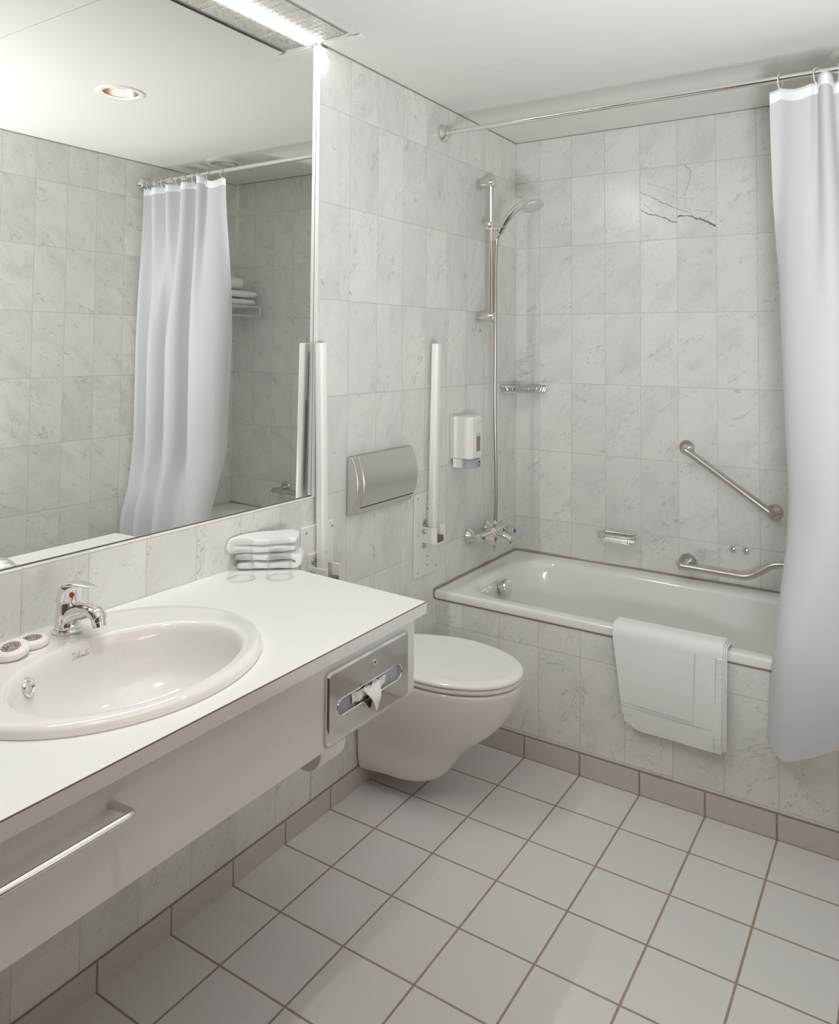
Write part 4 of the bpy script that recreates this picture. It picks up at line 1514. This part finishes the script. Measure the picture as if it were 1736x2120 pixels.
for yy, dm in ((0.272, 'red_dot'), (0.444, 'blue_dot')):
    k = thing_part = None
    bm = bmesh.new()
    rings = []
    for t, r in ((0.0, 0.011), (0.004, 0.0165), (0.014, 0.0195), (0.028, 0.0215), (0.036, 0.020), (0.040, 0.014)):
        rings.append([(0.078 + t, yy + r * (1 + 0.11 * math.cos(6 * a)) * math.cos(a), 0.655 + r * (1 + 0.11 * math.cos(6 * a)) * math.sin(a)) for a in [2 * PI * q_ / 48 for q_ in range(48)]])
    loft(bm, rings)
    kn = obj('knob', bm, 'acrylic', mx, sharp=30)
    bm = bmesh.new()
    lathe(bm, (0.060, yy, 0.655), (1, 0, 0), [(0, 0.012), (0.020, 0.011), (0.0205, 0.006), (0.050, 0.006)], 20)
    obj('spindle', bm, 'chrome', mx)
    bm = bmesh.new()
    lathe(bm, (0.1183, yy, 0.655), (1, 0, 0), [(0, 0.0075), (0.0016, 0.007)], 20)
    obj('temperature_cap', bm, dm, kn)

# ------------------------------------------------------------------ wire soap baskets
cb = thing('corner_soap_basket', 'chrome wire soap basket fixed in the corner above the bath tap', 'soap basket', (0.05, 0.64, 1.22))


def cb_outline(ins, z):
    a = [(0.004 + ins, 0.552 + ins * 1.6, z), (0.020 + ins * 0.5, 0.546 + ins * 1.2, z), (0.060, 0.572 + ins, z), (0.118 - ins, 0.640, z), (0.150 - ins * 1.5, 0.672 - ins * 0.6, z), (0.144 - ins * 1.2, YB - 0.004 - ins, z), (0.02 + ins, YB - 0.004 - ins, z), (0.004 + ins, YB - 0.02 - ins, z)]
    return a


def closed_path(pts, n=5):
    P = [Vector(p) for p in pts]
    out = []
    m = len(P)
    for i in range(m):
        p0, p1, p2, p3 = P[i - 1], P[i], P[(i + 1) % m], P[(i + 2) % m]
        for k in range(n):
            t = k / n
            out.append(0.5 * ((2 * p1) + (p2 - p0) * t + (2 * p0 - 5 * p1 + 4 * p2 - p3) * t * t + (3 * p1 - p0 - 3 * p2 + p3) * t ** 3))
    return out


bm = bmesh.new()
top = closed_path(cb_outline(0, 1.244))
tube(bm, top, 0.0032, 8, closed=True)
obj('rim_wire', bm, 'chrome_soft', cb)
bm = bmesh.new()
bot = closed_path(cb_outline(0.006, 1.220))
tube(bm, bot, 0.0022, 8, closed=True)
for i in range(0, len(top), 2):
    tube(bm, [top[i], (top[i] + bot[i]) / 2 + Vector((0, 0, -0.002)), bot[i]], 0.0014, 6)
for i in range(10):
    t = (i + 0.5) / 10
    x = 0.012 + 0.125 * t
    yf = 0.552 + max(0, (x - 0.03)) * 1.02
    tube(bm, [(x, yf, 1.220), (x, YB - 0.012, 1.220)], 0.0014, 6)
obj('wire_cage', bm, 'chrome_soft', cb)
obj('mounting_knob', lathe(bmesh.new(), (0.020, YB - 0.0005, 1.248), (0.1, -1, 0), [(0, 0.008), (0.006, 0.009), (0.012, 0.006), (0.013, 0.001)], 20), 'chrome', cb)

sb = thing('wire_soap_dish', 'small rectangular chrome wire soap dish on the wall above the tub rim', 'soap dish', (0.48, 0.64, 0.63))
x0, x1, y0, y1 = 0.412, 0.558, 0.612, 0.686


def dish(ins, z):
    return [(x0 + ins + a + (x1 - x0 - 2 * ins) / 2, (y0 + y1) / 2 + b, z) for a, b in rrect(x1 - x0 - 2 * ins, y1 - y0 - 2 * ins, 0.018 - ins * 0.4, 5)]


bm = bmesh.new()
t1, t2 = dish(0, 0.648), dish(0.005, 0.624)
tube(bm, t1, 0.0030, 8, closed=True)
obj('rim_wire', bm, 'chrome_soft', sb)
bm = bmesh.new()
tube(bm, t2, 0.0022, 8, closed=True)
for i in range(0, len(t1), 2):
    tube(bm, [t1[i], t2[i]], 0.0014, 6)
for i in range(5):
    y = y0 + 0.012 + i * 0.0125
    tube(bm, [(x0 + 0.006, y, 0.624), (x1 - 0.006, y, 0.624)], 0.0015, 6)
obj('wire_cage', bm, 'chrome_soft', sb)
bm = bmesh.new()
B(bm, 0.455, 0.520, 0.688, 0.6922, 0.640, 0.652)
obj('mounting_strip', bm, 'brushed_steel', sb, smooth=False, bevel=0.001)
for x in (0.466, 0.509):
    bm = bmesh.new()
    lathe(bm, (x, 0.688, 0.646), (0, -1, 0), [(0, 0.0035), (0.002, 0.003)], 12)
    obj('screw', bm, 'rusty_screw', sb)

# ------------------------------------------------------------------ grab bars


def flange(bm, c_, d_, r=0.029):
    lathe(bm, c_, d_, [(0, r), (0.002, r), (0.0045, r * 0.93), (0.0055, r * 0.55), (0.006, 0.013)], 36)


def screws(parent, c_, d_, angs, r=0.019, m_='rusty_screw'):
    fx_, fy_ = Vector((1, 0, 0)), Vector((0, 0, 1))
    for a in angs:
        p = Vector(c_) + fx_ * r * math.cos(a) + fy_ * r * math.sin(a)
        obj('screw', lathe(bmesh.new(), p + Vector(d_) * 0.004, d_, [(0, 0.0042), (0.0016, 0.0038), (0.0008, 0.0015)], 14), m_, parent)


g1 = thing('grab_bar', 'diagonal brushed steel grab bar on the back wall above the tub', 'grab bar', (0.9, YB, 0.92))
A, Bp = Vector((0.755, YB - 0.0004, 1.022)), Vector((1.075, YB - 0.0004, 0.806))
dy = Vector((0, -1, 0))
for c_, an in ((A, (2.6, 0.6)), (Bp, (1.9, -0.3))):
    bm = bmesh.new()
    flange(bm, c_, dy)
    fo = obj('wall_flange', bm, 'brushed_steel', g1)
    screws(fo, c_, dy, an, 0.020)
bm = bmesh.new()
so = 0.052
tube(bm, fillet([A + dy * 0.003, A + dy * so, Bp + dy * so, Bp + dy * 0.003], 0.040, 10), 0.0128, 20)
obj('bar', bm, 'brushed_steel', g1)

g2 = thing('grab_bar', 'long cranked steel grab bar just above the tub, running behind the curtain', 'grab bar', (1.05, YB, 0.58))
bm = bmesh.new()
yb = YB - 0.078
c1_, c2_ = Vector((0.757, YB - 0.0004, 0.572)), Vector((1.360, YB - 0.0004, 0.636))
for c_, an in ((c1_, (1.57, 3.9)), (c2_, (1.57, 3.9))):
    bm = bmesh.new()
    flange(bm, c_, dy, 0.033)
    lathe(bm, c_, dy, [(0.004, 0.012), (0.080, 0.0115)], 24)
    fo = obj('wall_flange', bm, 'brushed_steel', g2)
    screws(fo, c_, dy, an, 0.023)
bm = bmesh.new()
bp_ = fillet([(0.752, yb, 0.5710), (0.995, yb, 0.5670), (1.085, yb, 0.632), (1.372, yb, 0.632)], 0.030, 8)
tube(bm, bp_, 0.0125, 20)
lathe(bm, (0.750, yb, 0.571), (-1, 0, 0), [(-0.006, 0.0145), (0.004, 0.0145), (0.010, 0.011), (0.013, 0.004)], 24)
lathe(bm, (1.374, yb, 0.632), (1, 0, 0), [(-0.006, 0.0145), (0.004, 0.0145), (0.010, 0.011), (0.013, 0.004)], 24)
obj('bar', bm, 'brushed_steel', g2)

for x, z_, lb in ((0.925, 0.6465, 'left of two domed chrome cover caps on the marble above the grab bar'), (0.972, 0.6480, 'right of two domed chrome cover caps on the marble, nearer the curtain')):
    o = obj('cover_cap', lathe(bmesh.new(), (x, YB - 0.0004, z_), (0, -1, 0), [(0, 0.0115), (0.004, 0.0115), (0.009, 0.0085), (0.0115, 0.001)], 24), 'chrome_soft')
    tag(o, lb, 'cover cap', 'domed cover caps above the low grab bar')

# ------------------------------------------------------------------ soap dispenser
sd_ = thing('soap_dispenser', 'white wall soap dispenser with grey push lever beside the slide rail', 'soap dispenser', (0, 0.17, 0.95))
y0, y1, z0, z1 = 0.108, 0.222, 0.985, 1.147
obj('back_plate', box(0.0004, 0.014, y0, y1 + 0.004, z0 - 0.003, z1 + 0.004), 'grey_backplate', sd_, smooth=False, bevel=0.003)
bm = bmesh.new()
sec0 = [(0.0145, y0 + 0.003), (0.082, y0 + 0.006), (0.093, y0 + 0.022), (0.093, y1 - 0.024), (0.070, y1 - 0.001), (0.0145, y1 - 0.001)]
loft(bm, [[(x, y, z0) for x, y in sec0], [(x, y, z1 - 0.008) for x, y in sec0], [(0.0145 + (x - 0.0145) * 0.96, y, z1) for x, y in sec0]])
obj('cover', bm, 'white_plastic', sd_, smooth=False, bevel=0.0022)
bm = bmesh.new()
B(bm, 0.0932, 0.0955, y0 + 0.028, y1 - 0.028, z0 + 0.002, z1 - 0.055)
obj('window_frame', bm, 'white_plastic', sd_, smooth=False, bevel=0.001)
bm = bmesh.new()
B(bm, 0.0953, 0.0962, y0 + 0.044, y1 - 0.040, z0 + 0.028, z0 + 0.086)
obj('level_window', bm, 'dispenser_window', sd_, smooth=False)
bm = bmesh.new()
B(bm, 0.0953, 0.0964, y0 + 0.044, y1 - 0.040, z0 + 0.086, z0 + 0.100)
obj('window_cap', bm, 'window_cap', sd_, smooth=False)
bm = bmesh.new()
B(bm, 0.012, 0.050, y0 + 0.006, y0 + 0.030, z0 - 0.036, z0 - 0.001)
obj('valve_body', bm, 'white_plastic', sd_, smooth=False, bevel=0.002)
bm = bmesh.new()
lv = [(0.030, y0 + 0.014), (0.078, y0 + 0.018), (0.092, y0 + 0.040), (0.094, y0 + 0.062), (0.088, y1 - 0.030), (0.030, y1 - 0.022)]
loft(bm, [[(x, y, z0 - 0.038) for x, y in lv], [(x, y, z0 - 0.002) for x, y in lv]])
obj('push_lever', bm, 'grey_plastic', sd_, smooth=False, bevel=0.003)
bm = bmesh.new()
for k in range(2):
    yy = y0 + 0.064 + k * 0.009
    B(bm, 0.0915, 0.0943, yy, yy + 0.004, z0 - 0.020, z0 - 0.012)
    B(bm, 0.0915, 0.0942, yy - 0.001, yy + 0.006, z0 - 0.032, z0 - 0.0305)
    B(bm, 0.0915, 0.0942, yy, yy + 0.005, z0 - 0.027, z0 - 0.0255)
obj('lever_symbols', bm, 'dark_print', sd_, smooth=False)
bm = bmesh.new()
for k in range(5):
    yy = y1 - 0.052 + k * 0.0052
    B(bm, 0.0929, 0.0933, yy, yy + 0.0036, z1 - 0.026 + (k % 2) * 0.001, z1 - 0.0225)
obj('maker_mark', bm, 'faint_print', sd_, smooth=False)

# ------------------------------------------------------------------ shower rod, rings, curtain
RODY, RODZ = 0.046, 2.240
rd = thing('shower_curtain_rod', 'long chrome shower curtain rod spanning the tub from wall to wall', 'curtain rod', (0.9, RODY, RODZ))
obj('rod', lathe(bmesh.new(), (0.002, RODY, RODZ + 0.005), (RW - 0.004, 0, -0.008), [(0, 0.0105), (RW - 0.004, 0.0105)], 24), 'chrome', rd)
for x, s in ((0.0004, 1), (RW - 0.0004, -1)):
    bm = bmesh.new()
    lathe(bm, (x, RODY, RODZ + (0.005 if s > 0 else -0.003)), (s, 0, 0), [(0, 0.033), (0.003, 0.034), (0.006, 0.030), (0.014, 0.024), (0.018, 0.014), (0.022, 0.0135), (0.024, 0.017), (0.034, 0.017), (0.036, 0.012)], 36)
    obj('rod_flange', bm, 'chrome_soft', rd)

KT = [(1.166, .040), (1.195, .046), (1.235, .030), (1.275, .028), (1.295, .046), (1.306, .012), (1.318, .000), (1.331, .010), (1.340, .055), (1.352, .062), (1.380, .070), (1.398, .046), (1.412, .005), (1.435, .000), (1.456, .040), (1.485, .085), (1.510, .050), (1.530, .000), (1.550, .004), (1.562, .046), (1.590, .085), (1.618, .046), (1.640, .005), (1.665, .010), (1.680, .046), (1.705, .075), (1.728, .046), (1.740, .02)]
KM = [(1.206, .118), (1.200, .085), (1.215, .045), (1.250, .012), (1.290, -.010), (1.325, -.016), (1.352, -.005), (1.372, .030), (1.385, .070), (1.400, .090), (1.420, .085), (1.434, .045), (1.446, .000), (1.470, -.022), (1.500, -.020), (1.522, .010), (1.538, .055), (1.560, .080), (1.580, .055), (1.598, .005), (1.622, -.020), (1.648, -.010), (1.666, .030), (1.685, .070), (1.705, .075), (1.725, .035), (1.745, .000), (1.762, .005)]
KL = [(1.160, -.022), (1.166, -.045), (1.185, -.072), (1.215, -.090), (1.255, -.088), (1.295, -.070), (1.330, -.050), (1.358, -.034), (1.378, -.028), (1.400, -.040), (1.420, -.068), (1.442, -.095), (1.468, -.100), (1.492, -.080), (1.510, -.050), (1.528, -.032), (1.548, -.040), (1.566, -.070), (1.588, -.100), (1.614, -.095), (1.636, -.065), (1.652, -.038), (1.670, -.035), (1.690, -.065), (1.712, -.092), (1.734, -.080), (1.752, -.050), (1.766, -.030)]
EDGE = [(2.21, 1.166), (1.90, 1.168), (1.67, 1.176), (1.45, 1.186), (1.2, 1.197), (1.01, 1.207), (0.85, 1.203), (0.73, 1.190), (0.55, 1.170), (0.40, 1.158), (0.28, 1.150)]
RINGX = [1.195, 1.295, 1.352, 1.398, 1.456, 1.510, 1.562, 1.618, 1.680, 1.728]


def smst(t):
    t = min(1, max(0, t))
    return t * t * (3 - 2 * t)


def edge_x(z_):
    for (za, xa_), (zb, xb_) in zip(EDGE, EDGE[1:]):
        if za >= z_ >= zb:
            return xa_ + (xb_ - xa_) * (za - z_) / (za - zb)
    return EDGE[-1][1] if z_ < 0.3 else EDGE[0][1]


NS = 6
sT = smooth_path([(x, y, 0) for x, y in KT], NS)
sM = smooth_path([(x, y, 0) for x, y in KM], NS)
sL = smooth_path([(x, y, 0) for x, y in KL], NS)


def cpt(i, z_):
    a = smst((2.21 - z_) / 0.85)
    b = smst((0.98 - z_) / 0.44)
    p = sT[i].lerp(sM[i], a).lerp(sL[i], b)
    # edge follows its own line; influence fades along the cloth
    e = edge_x(z_)
    f = max(0, 1 - (i / NS) / 4.0)
    base_e = sT[0].lerp(sM[0], a).lerp(sL[0], b).x
    x = p.x + (e - base_e) * f
    wr = noise.noise(Vector((x * 7, z_ * 2.3, 1.7))) * 0.006 * min(1, (2.2 - z_) * 2)
    y = p.y + wr
    if z_ < 0.56:
        y = min(y, -0.012)
    return Vector((x, y, z_))


def ctop(i):
    x = sT[i].x
    # sagging between rings
    near = min(abs(x - r_) for r_ in RINGX)
    gap = 0.05
    for r0_, r1_ in zip(RINGX, RINGX[1:]):
        if r0_ <= x <= r1_:
            gap = (r1_ - r0_) / 2
    s = min(1, near / gap) if gap else 0
    z_ = 2.2135 - 0.016 * math.sin(s * PI / 2) * min(1, gap / 0.05)
    if 1.300 <= x <= 1.338:
        z_ = 2.226
    return z_


def cbot(i):
    x = sL[i].x
    t = (x - 1.16) / 0.6
    return 0.284 - 0.016 * math.exp(-((x - 1.205) / 0.03) ** 2) + 0.016 * math.exp(-((x - 1.155) / 0.02) ** 2) + 0.045 * smst((x - 1.22) / 0.16) + 0.01 * math.sin(x * 40) * (x > 1.4)


cu = thing('shower_curtain', 'white cloth shower curtain bunched at the right end of the tub', 'curtain', (1.45, 0.0, 0.28))
NV = 72
HEM = 0.036


def ring_cut(i):
    return ctop(i)


def build_curtain(z_top_f, z_bot_f, nv, name, mname, off=0.0):
    bm = bmesh.new()
    G = []
    for i in range(len(sT)):
        zt, zb = z_top_f(i), z_bot_f(i)
        col = []
        for j in range(nv + 1):
            z_ = zt + (zb - zt) * j / nv
            p = cpt(i, z_)
            col.append(bm.verts.new((p.x, p.y + off, p.z)))
        G.append(col)
    for i in range(len(G) - 1):
        for j in range(nv):
            bm.faces.new((G[i][j], G[i + 1][j], G[i + 1][j + 1], G[i][j + 1]))
    return obj(name, bm, mname, cu, sharp=180)


o = build_curtain(lambda i: ctop(i) - HEM, cbot, NV, 'cloth', 'curtain_cloth')
o = build_curtain(ctop, lambda i: ctop(i) - HEM, 3, 'header_tape', 'curtain_tape')
o.modifiers.new('t', 'SOLIDIFY').thickness = 0.0012
bm = bmesh.new()
tube(bm, [cpt(i, cbot(i)) for i in range(len(sL))], 0.0012, 6)
obj('hem_stitching', bm, 'thread_brown', cu)

ring0 = None
names_ring = ['at the free edge of the curtain', 'second from the free edge', 'third from the free edge', 'fourth from the free edge', 'fifth from the free edge',
              'sixth from the free edge', 'seventh from the free edge', 'third from the wall end', 'second from the wall end', 'nearest the rod flange at the wall end']
RR = 0.0235
ring_objs = []
for k, (x, lb) in enumerate(zip(RINGX, names_ring)):
    tilt = random.uniform(-0.5, 0.5)
    if ring0 is None:
        bm = bmesh.new()
        tube(bm, [(0.0, RR * 0.86 * math.cos(a), -RR + RR * math.sin(a) * 1.0) for a in [2 * PI * q_ / 40 + PI / 2 for q_ in range(40)]], 0.0017, 8, closed=True)
        ring0 = obj('curtain_ring', bm, 'soft_ring', None, sharp=180)
        o = ring0
    else:
        o = ring0.copy()
        COL.objects.link(o)
    o.location = (x, RODY, RODZ + 0.0175 - 0.0035 * (x / RW) + 0.0005)
    o.rotation_euler = (0, 0, tilt)
    tag(o, 'clear plastic curtain ring on the rod, ' + lb, 'curtain ring', 'plastic rings on the shower rod')

# ------------------------------------------------------------------ towel shelf on the right wall, seen in the mirror
ts = thing('towel_shelf', 'chrome tube towel shelf on the right wall, seen in the mirror beside the curtain', 'shelf', (RW, 0.4, 1.6))
bm = bmesh.new()
tube(bm, fillet([(1.545, 0.12, 1.628), (1.545, 0.665, 1.628), (1.545, 0.665, 1.578), (1.545, 0.12, 1.578)], 0.024, 6), 0.0045, 12)
obj('front_loop', bm, 'chrome', ts)
for y in (0.16, 0.60):
    bm = bmesh.new()
    tube(bm, [(1.545, y, 1.628), (RW - 0.001, y, 1.628)], 0.0045, 10)
    tube(bm, [(1.548, y, 1.580), (RW - 0.001, y, 1.600)], 0.004, 10)
    lathe(bm, (RW - 0.0005, y, 1.628), (-1, 0, 0), [(0, 0.018), (0.004, 0.017), (0.006, 0.006)], 20)
    obj('side_arm', bm, 'chrome', ts)
bm = bmesh.new()
for x in (1.60, 1.65, 1.70, 1.745):
    tube(bm, [(x, 0.16, 1.628), (x, 0.60, 1.628)], 0.004, 10)
obj('shelf_rails', bm, 'chrome', ts)


def slab_towel(x0, x1, y0, y1, z0, z1, label, seed):
    bm = bmesh.new()
    cx, cz = (x0 + x1) / 2, (z0 + z1) / 2
    hx, hz = (x1 - x0) / 2, (z1 - z0) / 2
    rings = []
    for i in range(13):
        t = i / 12
        y = y0 + (y1 - y0) * t
        k = 1 - 0.25 * (abs(2 * t - 1) ** 8)
        ring = []
        for j in range(32):
            a = 2 * PI * j / 32
            ca, sa = math.cos(a), math.sin(a)
            px = abs(ca) ** 0.4 * (1 if ca > 0 else -1)
            pz = abs(sa) ** 0.8 * (1 if sa > 0 else -1)
            w = Vector((cx + px * hx, y, cz + pz * hz * k))
            w += Vector((1, 0, 1)) * noise.noise(w * 14 + Vector((seed, 0, 0))) * 0.005
            w.z = max(w.z, z0)
            ring.append(w)
        rings.append(ring)
    loft(bm, rings)
    o = obj('bath_towel', bm, 'terry_white', None, sharp=180)
    o.modifiers.new('s', 'SUBSURF').render_levels = 2
    tag(o, label, 'towel', 'bath towels on the wall shelf')


slab_towel(1.552, 1.770, 0.13, 0.655, 1.6330, 1.6750, 'flat folded white towel lying directly on the shelf, in the mirror', 1)
slab_towel(1.548, 1.770, 0.13, 0.668, 1.6790, 1.7185, 'flat folded white towel in the middle of the shelf stack, in the mirror', 5)
bm = bmesh.new()
sp_ = []
for i in range(60):
    a = i / 59 * 2 * PI * 2.4
    r_ = 0.010 + 0.026 * i / 59
    sp_.append((1.648 + r_ * 1.9 * math.cos(a), r_ * math.sin(a)))
rings = []
for i in range(13):
    t = i / 12
    k = 1 - 0.12 * (abs(2 * t - 1) ** 6)
    y = 0.15 + 0.445 * t
    rings.append([(1.650 + 0.072 * k * math.cos(a), y + 0.004 * math.cos(a * 3), 1.7590 + 0.0375 * k * math.sin(a) * (1.0)) for a in [2 * PI * j / 32 for j in range(32)]])
loft(bm, rings)
o = obj('bath_towel', bm, 'terry_white', None, sharp=180)
o.modifiers.new('s', 'SUBSURF').render_levels = 2
tag(o, 'rolled white towel on top of the shelf stack, in the mirror', 'towel', 'bath towels on the wall shelf')
